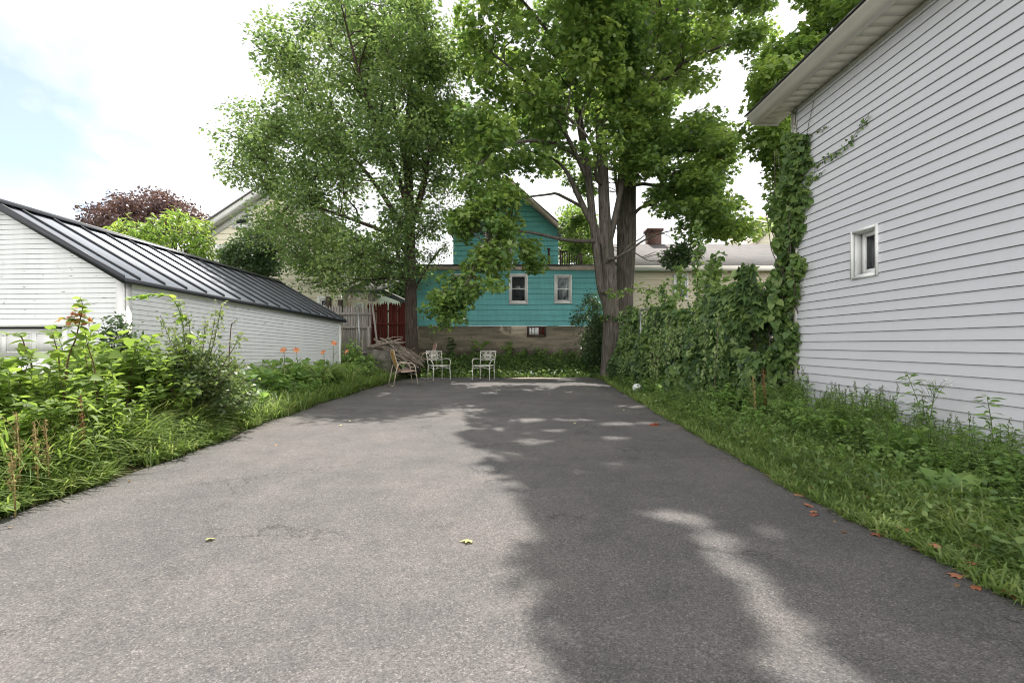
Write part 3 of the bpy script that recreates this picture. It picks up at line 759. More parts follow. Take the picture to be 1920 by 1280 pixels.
for (a, b, c, d) in ((1392, 1415, 545, 511), (1318, 1338, 552, 512), (1262, 1290, 560, 512)):
    window(beige, (0, BY - .014, 0), ux, nf, bw_(a), bw_(b), bz(c), bz(d), .09, .03, 'glass_reflect')
ky = F / 24.2
g = Geo(); g.box(((1213 - CX) / ky, 23.9, zr - .5), ((1237 - CX) / ky, 24.5, CAM_H + (645 - 436) / ky)); ch = g.build('chimney', 'brick', beige)
g = Geo(); g.box(((1210 - CX) / ky, 23.82, CAM_H + (645 - 436) / ky + .003), ((1240 - CX) / ky, 24.58, CAM_H + (645 - 431) / ky)); g.build('chimney_cap', 'brick', ch)
far = place('gabled_house', 'pale gabled house peeking over the shingle roof beside the vine', 'house', (17, 33, 0))
fk = F / 32.
g = Geo(); fx0, fx1 = (1405 - CX) / fk, (1560 - CX) / fk; fe = CAM_H + (645 - 470) / fk; fa = fe + 1.1 * (fx1 - fx0) / 2
siding(g, (0, 32, 0), ux, nf, 0, fa - .02, .25, lambda z: fx0 + max(0, (z - fe) / 1.1), lambda z: fx1 - max(0, (z - fe) / 1.1), .015, kinks=(fe,)); g.build('wall', 'cream', far)
g = Geo()
for sd in (1, -1):
    c = (fx0 + fx1) / 2; ex = c + sd * ((fx1 - fx0) / 2 + .3); a = np.array([c, 31.6, fa]); b = np.array([ex, 31.6, fe - .33]); g.obox(a, b - a, (0, 7, 0), .2 * ZV)
g.build('roof', 'roof_trim', far)

# ================================================================== FENCES, PIPES, WOODPILE
rs.seed(107)
def picket_fence(name, label, x0, x1, y0, y1, zt, zb, m, pw, gap, rails, posts):
    f = place(name, label, 'fence', ((x0 + x1) / 2, (y0 + y1) / 2, zb))
    d = np.array([x1 - x0, y1 - y0, 0.]); Ln = np.linalg.norm(d); d /= Ln; n_ = np.array([d[1], -d[0], 0])
    g = Geo(); s = 0.
    while s < Ln - pw:
        w = pw * (1 + .12 * rs.normal() * .5); o = np.array([x0, y0, 0]) + s * d + n_ * .004 * rs.normal(); t = zt + .02 * rs.normal(); zb_ = zb + .05 * rs.rand()
        lean = .006 * rs.normal() * d
        q = [(0, zb_), (w, zb_), (w, t - .10), (w * .62, t - .02), (w * .5, t), (w * .38, t - .02), (0, t - .10)]
        V = [o + a * d + b * ZV + lean * (b - zb) for a, b in q] + [o + a * d + b * ZV + lean * (b - zb) + .018 * n_ for a, b in q]
        k = len(q); g.add(V, [(i_, (i_ + 1) % k, k + (i_ + 1) % k, k + i_) for i_ in range(k)] + [tuple(range(k))[::-1], tuple(range(k, 2 * k))])
        s += w + max(.002, gap * (1 + .9 * rs.normal()))
    g.build('pickets', m, f)
    for z, side in rails:
        g = Geo(); g.obox(np.array([x0, y0, z]) + (.03 if side > 0 else -.05) * n_, Ln * d, .035 * n_, .075 * ZV); g.build('rail', m, f)
    for s_, side in posts:
        g = Geo(); o = np.array([x0, y0, zb - .1]) + s_ * d + (.03 if side > 0 else -.14) * n_; g.obox(o, .09 * d, .09 * n_, (zt - zb - .05) * ZV); g.build('post', m, f)
    return f
picket_fence('picket_fence', 'weathered grey picket fence behind the end of the garage', -6.5, -4.36, 14.7, 14.6, 2.31, .35, 'grey_wood', .082, .006, [(2.00, 1), (1.58, 1), (.8, 1)], [(.2, -1), (1.2, -1)])
picket_fence('picket_fence', 'dark red stained picket fence between grey fence and trunk', -5.0, -3.5, 16.2, 16.1, 2.53, .5, 'red_wood', .078, .0045, [(2.2, -1), (1.75, 1), (1.0, -1)], [(.02, -1), (1.1, -1)])
g = Geo(); g.box((-4.46, 14.46, .0), (-4.38, 14.53, 1.62)); tag(g.build('wooden_post', 'grey_wood'), 'narrow grey board post at the end of the weathered grey fence', 'post')
p = P(672, 587, 14.35); q = P(675, 660, 14.35)
g = Geo(); g.tube([q - .3 * ZV, (p + q) / 2, p], .022, 8); tag(g.build('metal_pole', 'galv'), 'upright galvanised pole standing before the grey picket fence', 'pole')
pp = place('bent_pipe', 'rusty bent pipe lying across the top of the grey fence', 'pipe', tuple(P(655, 575, 14.75)))
g = Geo(); g.tube([P(655.5, 577, 14.75), P(655, 563, 14.75), P(656, 559, 14.75), P(659, 558, 14.75), P(680, 563, 14.8), P(699, 569, 14.85)], .03, 8); g.build('tube', 'pipe', pp)
g = Geo(); g.tube([P(653.5, 562, 14.75), P(656.5, 556, 14.75), P(661, 557, 14.75)], .042, 8); g.build('elbow', 'pipe', pp)
mop = place('mop', 'upturned string mop leaning against the red fence', 'mop', tuple(P(707, 650, 15.2)))
g = Geo(); g.tube([P(708, 652, 15.3), P(703, 610, 15.4), P(698, 568, 15.5)], .032, 8); g.build('pole', 'pole', mop)
g = Geo(); c = P(699, 556, 15.5)
for k in range(110):
    a = rs.rand() * 6.28; e = c + np.array([math.cos(a) * .17 * rs.rand(), math.sin(a) * .15 * rs.rand(), -.16 * rs.rand() - .02]); m_ = c + (e - c) * .5 + np.array([math.cos(a) * .06, math.sin(a) * .06, .12 + .05 * rs.rand()])
    g.tube([c - .12 * ZV, m_, e], .012, 4, cap=False)
g.build('mop_head', 'mop', mop)

# rough stone retaining wall under the pile
g = Geo()
V = [];
def rough(lo, hi, n=7):
    lo = np.array(lo); hi = np.array(hi); out = Geo()
    for ax in range(3):
        for sgn in (0, 1):
            a, b = [q for q in range(3) if q != ax]
            pts = []
            for i_ in range(n):
                for j_ in range(n):
                    p_ = np.zeros(3); p_[ax] = hi[ax] if sgn else lo[ax]
                    p_[a] = lo[a] + (hi[a] - lo[a]) * i_ / (n - 1); p_[b] = lo[b] + (hi[b] - lo[b]) * j_ / (n - 1)
                    p_ = p_ + .035 * np.sin(p_[[1, 2, 0]] * 9.1 + p_[[2, 0, 1]] * 6.3); pts.append(p_)
            ii, jj = np.meshgrid(np.arange(n - 1), np.arange(n - 1), indexing='ij'); ii = ii.ravel(); jj = jj.ravel()
            f_ = np.stack([ii * n + jj, (ii + 1) * n + jj, (ii + 1) * n + jj + 1, ii * n + jj + 1], 1)
            out.add(pts, f_)
    return out
tag(rough((-4.36, 14.35, -.1), (-3.72, 15.6, .93), 9).build('stone_wall', 'stone'), 'low rough stone wall under the pile of cut branches', 'wall')

def stick(a, b, r, sag, n=7):
    a = np.array(a, float); b = np.array(b, float); t = np.linspace(0, 1, n)[:, None]
    w = np.cumsum(rs.normal(size=(n, 3)) * .012, 0); w -= w[0]
    pts = a + (b - a) * t + w; pts[:, 2] += sag * np.sin(t[:, 0] * math.pi)
    return pts, r * (1 - .45 * t[:, 0]) * (1 + .08 * rs.normal(size=n))
br_lab = 'bare grey-brown branch lying in the brush pile below the red fence'
for k in range(52):
    u = rs.rand()
    lay = rs.rand()
    a = np.array([-4.30 + .42 * rs.rand(), 14.35 + .75 * lay, .96 + .36 * rs.rand()]); b = np.array([-2.72 - .55 * rs.rand(), 14.15 + .8 * lay, .30 + .36 * rs.rand() + .1 * lay])
    if k % 9 == 0: a = np.array([-4.42, 14.3 + .4 * lay, .92 + .12 * rs.rand()]); b = np.array([-3.3, 14.25 + .3 * lay, 1.12 + .18 * rs.rand()])
    if k % 13 == 5: a = np.array([-3.75, 14.2, .12]); b = np.array([-2.9, 14.3 + .2 * lay, .42])
    pts, rad = stick(a, b, .016 + .017 * rs.rand(), .10 * rs.rand())
    g = Geo(); g.tube(pts, rad, 6)
    if rs.rand() < .5:
        q = pts[3]; g.tube([q, q + (b - a) * .16 + rs.normal(size=3) * .08], [rad[3] * .6, .005], 5)
    tag(g.build('branch', 'branch', smooth=True), br_lab, 'branch', 'cut branches in the brush pile')
g = Geo(); g.tube([P(1174.5, 664, 14.8), P(1170, 640, 14.9), P(1163, 619, 15.05)], [.026, .025, .022], 7); tag(g.build('wooden_stake', 'pole'), 'pale bare stake leaning on the big maple trunk', 'stake')

# ================================================================== CHAIRS, BALL
rs.seed(108)
def rz_for(fx, fy): return math.atan2(fx, -fy)
def white_chair(loc, rz, label):
    c = thing('metal_armchair', label, 'chair', loc, rz, 'white metal armchairs')
    W, D, SZ = .27, .24, .43
    def leg(x, y, tx, ty, top):
        g = Geo(); g.tube([(x, y, .012), (x * .985, y * .985, .2), (tx, ty, top)], [.012, .0135, .015], 8); g.lathe([(0, 0), (.017, 0), (.02, .012), (.014, .026), (0, .03)], 8, (x, y, 0)); g.build('leg', 'chair_white', c, True)
    leg(-W - .015, -D - .02, -W, -D, SZ); leg(W + .015, -D - .02, W, -D, SZ)
    leg(-W + .03, D + .03, -W + .03, D, SZ + .02); leg(W - .03, D + .03, W - .03, D, SZ + .02)
    g = Geo()
    fr = [(-W, -D, SZ), (-W * .5, -D - .02, SZ - .012), (0, -D - .026, SZ - .016), (W * .5, -D - .02, SZ - .012), (W, -D, SZ)]
    g.tube(fr, .013, 6); g.tube([(W, -D, SZ), (W - .03, D, SZ)], .012, 6); g.tube([(-W, -D, SZ), (-W + .03, D, SZ)], .012, 6); g.tube([(-W + .03, D, SZ), (W - .03, D, SZ)], .012, 6)
    for k in range(11):
        x = -W + .03 + k * (2 * W - .06) / 10
        g.tube([(x, -D - .01, SZ - .008), (x * .98, 0, SZ - .03), (x * .92, D, SZ)], .006, 4)
    for k in range(7):
        y = -D + .05 + k * (2 * D - .1) / 6
        g.tube([(-W + .005, y, SZ), (0, y, SZ - .03), (W - .005, y, SZ)], .006, 4)
    g.build('seat', 'chair_white', c, True)
    g = Geo()
    g.tube([(-W, -D, SZ - .10), (-W * .5, -D - .008, SZ - .065), (0, -D - .01, SZ - .05), (W * .5, -D - .008, SZ - .065), (W, -D, SZ - .10)], .009, 6)
    for s in (-1, 1): g.tube([(s * W, -D, SZ - .10), (s * (W - .015), 0, SZ - .06), (s * (W - .03), D, SZ - .10)], .009, 6)
    g.build('stretcher', 'chair_white', c, True)
    # backrest: outer frame with pierced ornament
    g = Geo()
    Bw = W - .03
    def bp(x, z): return (x * (1 + .12 * (z - .45)), D + .02 + .22 * (z - .45), z)
    def path(p, r=.009, n=6): g.tube([bp(*q) for q in p], r, n)
    path([(-Bw, .44), (-Bw, .60), (-Bw * 1.05, .875)], .014); path([(Bw, .44), (Bw, .60), (Bw * 1.05, .875)], .014)
    path([(-Bw * 1.05, .875), (0, .885), (Bw * 1.05, .875)], .014); path([(-Bw, .60), (0, .595), (Bw, .60)], .013)
    zc = .738
    ring = lambda rx, rz_: [(rx * math.cos(t), zc + rz_ * math.sin(t)) for t in np.linspace(0, 6.2832, 21)]
    path(ring(.105, .092), .011); path(ring(.128, .118), .006)
    for k in range(-2, 3):
        o = k * .034; e = math.sqrt(max(.001, .0075 - o * o)) * .9
        path([(o - e * .7, zc - e * .7 - o * .0), (o + e * .7, zc + e * .7)], .008); path([(o - e * .7, zc + e * .7), (o + e * .7, zc - e * .7)], .008)
    for sx in (-1, 1):
        path([(sx * Bw, .67), (sx * Bw * .72, .70), (sx * Bw * .60, zc), (sx * Bw * .72, .78), (sx * Bw, .81)], .010)
        path([(sx * Bw * .98, .86), (sx * Bw * .55, .83), (sx * .07, zc + .07)], .010); path([(sx * Bw * .98, .612), (sx * Bw * .55, .645), (sx * .07, zc - .07)], .010)
        path([(sx * Bw * .55, .83), (sx * .03, .855)], .008); path([(sx * Bw * .55, .645), (sx * .03, .615)], .008)
    g.build('backrest', 'chair_white', c, True)
    for s in (-1, 1):
        g = Geo(); g.tube([(s * Bw, D + .05, .61), (s * (W + .02), D - .1, .635), (s * (W + .045), -.02, .63), (s * (W + .05), -.14, .615), (s * (W + .035), -D + .01, .545), (s * (W + .01), -D - .01, .48), (s * W, -D, SZ)], [.012, .014, .017, .017, .014, .012, .012], 8); g.build('arm', 'chair_white', c, True)
    return c
white_chair((-2.29, 14.62, .008), rz_for(.28, -.44), 'white metal armchair with pierced back beside the rusty patterned chair')
white_chair((-.87, 14.62, .008), rz_for(-.21, -.62), 'white metal armchair with pierced back standing apart, nearer the big trunk')
def sling_chair(loc, rz, label, backmat, seatmat):
    c = thing('sling_chair', label, 'chair', loc, rz, 'tan tube sling chairs')
    W = .28
    for s in (-1, 1):
        g = Geo(); x = s * W
        g.tube([(x, -.30, .01), (x, -.245, .36), (x, -.225, .50), (x, -.19, .565), (x, -.13, .60), (x, 0, .61), (x, .14, .605), (x, .20, .58), (x, .235, .52), (x, .27, .36), (x, .34, .01)], .0135, 8); g.build('side_frame', 'chair_tan', c, True)
    for y in (-.30, .34):
        g = Geo(); g.tube([(-W, y, .02), (W, y, .02)] if y > 0 else [(-W, -.262, .30), (W, -.262, .30)], .011, 6); g.build('stretcher', 'chair_tan', c, True)
    bpth = [(.12, .385), (.20, .52), (.26, .70), (.305, .86), (.30, .895)]
    g = Geo()
    for s in (-1, 1): g.tube([(s * (W - .05), y, z) for y, z in bpth], .012, 6)
    g.tube([(-(W - .05), .30, .895), (-(W - .09), .305, .925), (0, .308, .935), (W - .09, .305, .925), (W - .05, .30, .895)], .012, 6); g.tube([(-W, .225, .55), (W, .225, .55)], .01, 6)
    g.build('back_frame', 'chair_tan', c, True)
    g = Geo(); n = 9
    V = [((W - .06) * (2 * i / 6 - 1), np.interp(t, [0, .33, .66, 1], [.14, .215, .265, .306]) + .035 * math.sin(math.pi * i / 6), .43 + .49 * t) for t in np.linspace(0, 1, n) for i in range(7)]
    V2 = [(x, y + .012, z) for x, y, z in V]
    ii, jj = np.meshgrid(np.arange(n - 1), np.arange(6), indexing='ij'); ii = ii.ravel(); jj = jj.ravel(); f = np.stack([ii * 7 + jj, ii * 7 + jj + 1, (ii + 1) * 7 + jj + 1, (ii + 1) * 7 + jj], 1)
    g.add(V, f); g.add(V2, f[:, ::-1]); g.build('backrest', backmat, c, True)
    g = Geo()
    for s in (-1, 1): g.tube([(s * (W - .03), -.25, .40), (s * (W - .03), 0, .375), (s * (W - .03), .14, .38)], .011, 6)
    g.tube([(-W, -.25, .40), (W, -.25, .40)], .011, 6)
    g.build('seat_frame', 'chair_tan', c, True)
    g = Geo()
    for k in range(6):
        y = -.23 + k * .064
        g.hexa([(-W + .03, y, .393), (W - .03, y, .393), (W - .03, y + .05, .386), (-W + .03, y + .05, .386), (-W + .03, y, .403), (W - .03, y, .403), (W - .03, y + .05, .396), (-W + .03, y + .05, .396)])
    for k in range(6):
        x = -.2 + k * .08 - .02
        g.box((x, -.25, .4045), (x + .04, .15, .4095))
    g.build('seat', seatmat, c)
    return c
sling_chair((-2.83, 12.3, .008), rz_for(.85, .42), 'rusty tan chair with orange and black patterned back, seen from its side', 'sling', 'strap_pink')
sling_chair((-2.95, 16.2, float(H(-2.95, 16.2)) + .01), rz_for(-.92, -.38), 'faded pink sling chair half hidden behind the white armchair', 'strap_pink', 'strap_pink')
ball = thing('ball', 'scuffed white ball lying in the grass at the driveway edge', 'ball', (2.77, 10.4, .13))
g = Geo(); pr = [(.1 * math.sin(t), -.1 * math.cos(t)) for t in np.linspace(0, math.pi, 13)]; g.lathe(pr, 20); g.build('shell', 'ball', ball, True)
g = Geo(); d0 = np.array([.55, -.8, .1]); d0 /= np.linalg.norm(d0); e1 = np.cross(d0, ZV); e1 /= np.linalg.norm(e1); e2 = np.cross(e1, d0)
V = [d0 * .1015]; kk = 9
for q in range(kk):
    a = q * 6.283 / kk; r = .036 if q % 2 else .052
    p_ = d0 * .1 + e1 * r * math.cos(a) * 1.2 + e2 * r * math.sin(a) * .6; V.append(p_ / np.linalg.norm(p_) * .1015)
g.add(V, [(0, 1 + q, 1 + (q + 1) % kk) for q in range(kk)]); g.build('dark_patch', 'ball_dark', ball)

# ================================================================== TREES
rs.seed(109)
def inpoly(px, py, poly):
    poly = np.array(poly, float); n = len(poly); r = np.zeros(len(px), bool); j = n - 1
    for i in range(n):
        xi, yi = poly[i]; xj, yj = poly[j]
        c = ((yi > py) != (yj > py)) & (px < (xj - xi) * (py - yi) / (yj - yi + 1e-9) + xi); r ^= c; j = i
    return r
def edgedist(px, py, poly):
    poly = np.array(poly, float); d = np.full(len(px), 1e9); p = np.stack([px, py], 1)
    for i in range(len(poly)):
        a, b = poly[i], poly[(i + 1) % len(poly)]; ab = b - a
        t = np.clip(((p - a) @ ab) / (ab @ ab + 1e-9), 0, 1); d = np.minimum(d, np.linalg.norm(p - a - t[:, None] * ab, axis=1))
    return d
def clusters(poly, Y, RD, n, r, gaps=(), soft=150., yoff=0.):
    """cluster centres in a crown: the outline is the crown's silhouette from the yard, RD its half depth"""
    poly_ = np.array(poly, float); lo = poly_.min(0); hi = poly_.max(0); out = []
    while len(out) < n:
        px = lo[0] + rs.rand(4000) * (hi[0] - lo[0]); py = lo[1] + rs.rand(4000) * (hi[1] - lo[1])
        ok = inpoly(px, py, poly); d = edgedist(px, py, poly); ok &= d > r * F / Y * .45
        for q in gaps: ok &= ~inpoly(px, py, q)
        px, py, d = px[ok], py[ok], d[ok]
        e = RD * np.sqrt(np.clip(1 - (1 - np.clip(d / soft, 0, 1)) ** 2, .03, 1))
        dep = Y + yoff + e * (rs.rand(len(px)) * 2 - 1)
        for a, b, c in zip(px, py, dep):
            out.append(P(a, b, c))
            if len(out) >= n: break
    return np.array(out[:n])
def px_path(pts, Y):
    """[(px,py,r[,Y])] -> points, radii"""
    return np.array([P(q[0], q[1], q[3] if len(q) > 3 else Y) for q in pts]), np.array([q[2] for q in pts])
def smooth_path(p, r, m=4):
    p = np.asarray(p); k = len(p); t = np.arange(k); tt = np.linspace(0, k - 1, (k - 1) * m + 1)
    out = np.zeros((len(tt), 3))
    for i, q in enumerate(tt):           # Catmull-Rom
        a = min(int(q), k - 2); f = q - a
        p0, p1, p2, p3 = p[max(a - 1, 0)], p[a], p[a + 1], p[min(a + 2, k - 1)]
        out[i] = .5 * ((2 * p1) + (-p0 + p2) * f + (2 * p0 - 5 * p1 + 4 * p2 - p3) * f * f + (-p0 + 3 * p1 - 3 * p2 + p3) * f ** 3)
    return out, np.interp(tt, t, r)
SUN_EL, SUN_AZ = R(60), R(-9)            # azimuth measured from +Y, negative to the left
SX, SY = -math.sin(SUN_AZ) / math.tan(SUN_EL), math.cos(SUN_AZ) / math.tan(SUN_EL)
# chinks in the crowns through which the sun reaches the asphalt: (x, y, rx, ry) on the ground
CHINKS = [(.25, 6.75, .34, .20), (.88, 6.75, .36, .16), (1.5, 6.45, .34, .16), (1.2, 5.45, .20, .13), (.22, 5.25, .26, .2), (.62, 5.9, .16, .1), (-.5, 10.45, .30, .30), (.9, 3.02, .17, .09), (1.14, 2.90, .2, .09), (1.12, 2.55, .15, .2), (1.10, 2.2, .14, .25), (1.10, 1.85, .13, .3), (1.02, 1.5, .16, .3), (2.1, 8.2, .3, .25), (.6, 14.9, .9, .25)]
_r = np.random.RandomState(5)
CHINKS += [(-2.8 + 5.0 * _r.rand(), 5.2 + 9.4 * _r.rand() ** .9, .06 + .12 * _r.rand(), .05 + .10 * _r.rand()) for _ in range(34)]
def lit(pos):
    gx = pos[:, 0] + SX * pos[:, 2]; gy = pos[:, 1] - SY * pos[:, 2]; k = np.zeros(len(pos), bool); w = .8 + .4 * np.sin(gx * 17 + gy * 5) * np.sin(gy * 23)
    for x, y, a, b in CHINKS: k |= ((gx - x) / (a + .05)) ** 2 + ((gy - y) / (b + .05)) ** 2 < w
    return k
def crown(tree, cl, r, per, size, shape, leafm, barkm, skeleton, flat=.65, jit=.65, along=0., twigs=7, rise=.55, limb_r=.05, trunk_geo=None, hang=.0, name='crown', zmin=0.):
    """leaf clumps at CL joined by limbs to the nearest fitting skeleton point"""
    g = Geo(); tg = trunk_geo or Geo()
    sk = np.concatenate([s[0] for s in skeleton]); sr = np.concatenate([s[1] for s in skeleton])
    keep = sk[:, 2] > zmin; sk = sk[keep]; sr = sr[keep]
    cl = np.asarray(cl); cl = cl[np.argsort([np.min(np.linalg.norm(sk - c, axis=1)) for c in cl])]
    for c in cl:
        rr = r * (.65 + .7 * rs.rand())
        dv = c - sk; dist = np.linalg.norm(dv, axis=1)
        cost = dist + 1.1 * np.maximum(0, rise * .6 * dist - dv[:, 2]) + .015 / (sr + .004)
        i = int(np.argmin(cost)); a = sk[i]
        d = c - a; ln = np.linalg.norm(d) + 1e-6
        r0 = min(sr[i] * .8, .010 + limb_r * min(1., ln / 3))
        mid = a + d * .5 + np.array([0, 0, .10 * ln * (1 if hang <= 0 else .8)]) + rs.normal(size=3) * .06 * ln
        path, rad = smooth_path([a, a + d * .25 + rs.normal(size=3) * .05 * ln + np.array([0, 0, .04 * ln]), mid, a + d * .78 + rs.normal(size=3) * .05 * ln + np.array([0, 0, .05 * ln]), c], [r0, r0 * .85, r0 * .65, r0 * .5, .007], 2)
        tg.tube(path, rad, 5, cap=False)
        sk = np.concatenate([sk, path[3:]]); sr = np.concatenate([sr, rad[3:]])
        dirn = d / ln; n = int(per * (rr / r) ** 2 * (.7 + .6 * rs.rand()))
        u = unit(n) * (rs.rand(n) ** .42)[:, None]
        off = u * rr; off[:, 2] *= flat
        if along: off = off + dirn * (off @ dirn)[:, None] * along
        pos = c + off
        if hang: pos[:, 2] -= hang * rr * np.hypot(off[:, 0], off[:, 1]) / rr
        ok = ~lit(pos); pos, u = pos[ok], u[ok]; n = len(pos)
        if n == 0: continue
        nr = upn(n, jit) + .35 * u
        tip = u * .8 + unit(n) * .7 + np.array([0, 0, -.35])
        s_ = size * (.65 + .6 * rs.rand(n))
        g.leaves(pos, nr, tip, s_, shape, 0, np.clip(.5 + .22 * rs.normal(size=n) + .12 * rs.normal(), 0, 1))
        for k in range(twigs):
            e = pos[rs.randint(n)]
            tg.tube([c - dirn * rr * .3, (c + e) / 2 + rs.normal(size=3) * .04, e], [.010, .007, .004], 3, cap=False)
    cr = g.build(name, leafm, tree)
    return cr, tg

# --- left maple (small leaves)
rs.seed(110)
lt = place('maple_tree', 'slender maple with small leaves standing by the red fence', 'tree', (-3.4, 15.5, .5))
trunk, tr_ = smooth_path(*px_path([(774, 700, .27), (772, 655, .225), (771, 600, .205), (770, 540, .195), (769, 480, .185), (768, 420, .17), (766, 340, .15), (766, 260, .125), (769, 170, .10), (772, 60, .06), (775, -20, .02)], 15.5))
lim = [
 [(769, 450, .10), (740, 400, .085), (700, 340, .07), (650, 280, .055), (600, 220, .04), (560, 170, .02)],
 [(769, 480, .09), (730, 440, .07), (670, 415, .055), (600, 390, .04), (520, 360, .025)],
 [(769, 500, .08), (725, 490, .06), (660, 470, .045), (590, 450, .03)],
 [(769, 400, .10), (745, 330, .085), (715, 250, .065), (680, 160, .05), (655, 70, .03), (640, 10, .02)],
 [(768, 430, .08), (788, 360, .06), (806, 285, .045), (803, 200, .03), (818, 120, .02), (812, 50, .01)],
 [(767, 360, .08), (752, 270, .06), (735, 170, .05), (720, 60, .035), (712, -20, .02)],
 [(770, 560, .05), (790, 520, .04), (815, 480, .025), (840, 455, .012)],
 [(769, 520, .06), (735, 520, .05), (690, 525, .035), (640, 520, .02)],
 [(768, 440, .07), (785, 390, .055), (800, 330, .045), (806, 250, .03)],
 [(767, 320, .06), (775, 230, .045), (790, 130, .035), (800, 20, .02)],
]
lsk = [(trunk, tr_)]
tg = Geo(); tg.tube(trunk, tr_, 12)
for q in lim:
    dep = rs.normal() * 1.6; k = len(q)
    p_, r_ = px_path([(a, b, c, 15.5 + dep * i_ / (k - 1)) for i_, (a, b, c) in enumerate(q)], 15.5)
    p_, r_ = smooth_path(p_, r_); tg.tube(p_, r_, 7, cap=False); lsk.append((p_, r_))
LP = [(405, 362), (436, 318), (412, 300), (428, 262), (418, 240), (432, 205), (455, 190), (478, 215), (492, 190), (488, 150), (500, 130), (498, 85), (488, 45), (520, 50), (545, 70), (560, 20), (585, 0), (610, -25), (660, -45), (720, -60), (790, -40), (835, 20), (850, 120), (838, 230), (845, 330), (836, 420), (842, 460), (812, 498), (780, 540), (740, 560), (690, 545), (650, 575), (610, 562), (560, 520), (520, 500), (500, 470), (482, 440), (480, 402), (445, 374)]
cl = clusters(LP, 15.5, 3.6, 400, .38, soft=170, gaps=([(800, 440), (850, 440), (850, 500), (790, 500)],))
_, tg = crown(lt, cl, .50, 165, .118, 'rhomb', 'lf_left', 'bark_dark', lsk, .7, .5, .8, 6, .75, .035, tg, zmin=3.0)
cl3 = clusters([(785, 60), (850, 40), (868, 200), (862, 420), (800, 430), (790, 250)], 15.8, 1.6, 34, .4, soft=40); _, tg = crown(lt, cl3, .5, 190, .095, 'rhomb', 'lf_left', 'bark_dark', lsk, .8, .75, .5, 4, .75, .03, tg, zmin=3.0)
cl2 = clusters([(798, 480), (840, 445), (852, 470), (815, 500)], 15.3, .3, 5, .2); _, tg = crown(lt, cl2, .3, 90, .07, 'rhomb', 'lf_left', 'bark_dark', lsk, .9, .7, .3, 4, .6, .02, tg, name='low_foliage')
tg.build('trunk', 'bark_dark', lt, True)

# --- two big maples
rs.seed(111)
ft = place('maple_tree', 'tall maple with forked pale trunk and long low limb over the lean-to', 'tree', (3.15, 15.0, .3))
bt = place('maple_tree', 'thick trunked maple standing close behind the forked maple', 'tree', (3.75, 16.3, .4))
FY = 15.0
def mk(paths, Y, g, sides=9):
    out = []
    for q in paths:
        p_, r_ = smooth_path(*px_path(q, Y)); g.tube(p_, r_, sides, cap=False); out.append((p_, r_))
    return out
fg = Geo(); bg = Geo()
fsk = mk([[(1143, 712, .34), (1143, 690, .285), (1144, 650, .26), (1146, 600, .25), (1144, 550, .235), (1141, 500, .215), (1137, 450, .20), (1133, 390, .18), (1131, 330, .165), (1127, 250, .175), (1126, 190, .15), (1129, 110, .12), (1132, 20, .12), (1136, -160, .08), (1128, -330, .05), (1120, -430, .02)]], FY, fg, 14)
fsk += mk([
 [(1140, 575, .15), (1127, 540, .135), (1120, 480, .13), (1112, 420, .125), (1106, 360, .12), (1099, 300, .12), (1088, 235, .115), (1077, 170, .10), (1068, 100, .08), (1050, 0, .06), (1030, -110, .03)],
 [(1134, 465, .13), (1118, 430, .11), (1100, 400, .10), (1080, 358, .085), (1062, 322, .06), (1040, 300, .04), (1010, 285, .02)],
 [(1137, 470, .12), (1148, 430, .105), (1158, 385, .09), (1166, 345, .085), (1178, 295, .075), (1192, 230, .06), (1213, 165, .05), (1240, 115, .035), (1280, 85, .02)],
 [(1116, 452, .07, 14.95), (1085, 452, .06, 14.5), (1050, 448, .055, 14.0), (1015, 440, .045, 13.4), (978, 434, .035, 12.8), (940, 440, .03, 12.3), (905, 465, .022, 12.0), (880, 520, .016, 11.8), (850, 565, .008, 11.7)],
 [(1098, 330, .07, 14.8), (1060, 250, .06, 14.2), (1010, 180, .05, 13.4), (960, 130, .035, 12.8), (910, 90, .02, 12.4)],
 [(1095, 300, .06, 14.8), (1040, 270, .05, 14.0), (980, 265, .04, 13.2), (920, 290, .03, 12.6), (880, 330, .015, 12.3)],
 [(1070, 120, .06, 14.8), (1020, 50, .05, 14.2), (960, -20, .03, 13.6)],
 [(1133, 345, .06, 15), (1118, 335, .05, 14.5), (1110, 270, .04, 13.7), (1060, 215, .03, 13)],
 [(1128, 150, .06, 15), (1160, 60, .05, 14.4), (1200, -40, .03, 13.8)],
], FY, fg, 8)
# stub with knot and low dead branch
fsk_dead = mk([[(1138, 492, .055, 14.78), (1142, 486, .06, 14.70), (1152, 484, .05, 14.6), (1165, 478, .042, 14.55), (1185, 466, .038, 14.5), (1205, 452, .030, 14.5), (1232, 440, .022, 14.5), (1262, 432, .014, 14.4), (1290, 428, .007, 14.3)], [(1165, 478, .03, 14.55), (1180, 460, .025, 14.6), (1200, 448, .02, 14.7), (1222, 430, .012, 14.9)], [(1185, 470, .022, 14.5), (1200, 480, .018, 14.4), (1215, 488, .014, 14.3), (1240, 490, .007, 14.2)]], FY, fg, 6)
fg.lathe([(0, -.09), (.08, -.075), (.11, -.02), (.09, .05), (.035, .07), (.0, .03)], 10, tuple(P(1132, 546, 14.80)))
bsk = mk([[(1168, 700, .44), (1169, 640, .36), (1170, 560, .31), (1173, 500, .31), (1175, 440, .33), (1177, 380, .28), (1179, 310, .26), (1183, 240, .23), (1195, 170, .17), (1210, 90, .13), (1225, 0, .11), (1240, -160, .07), (1250, -330, .03)]], 16.3, bg, 14)
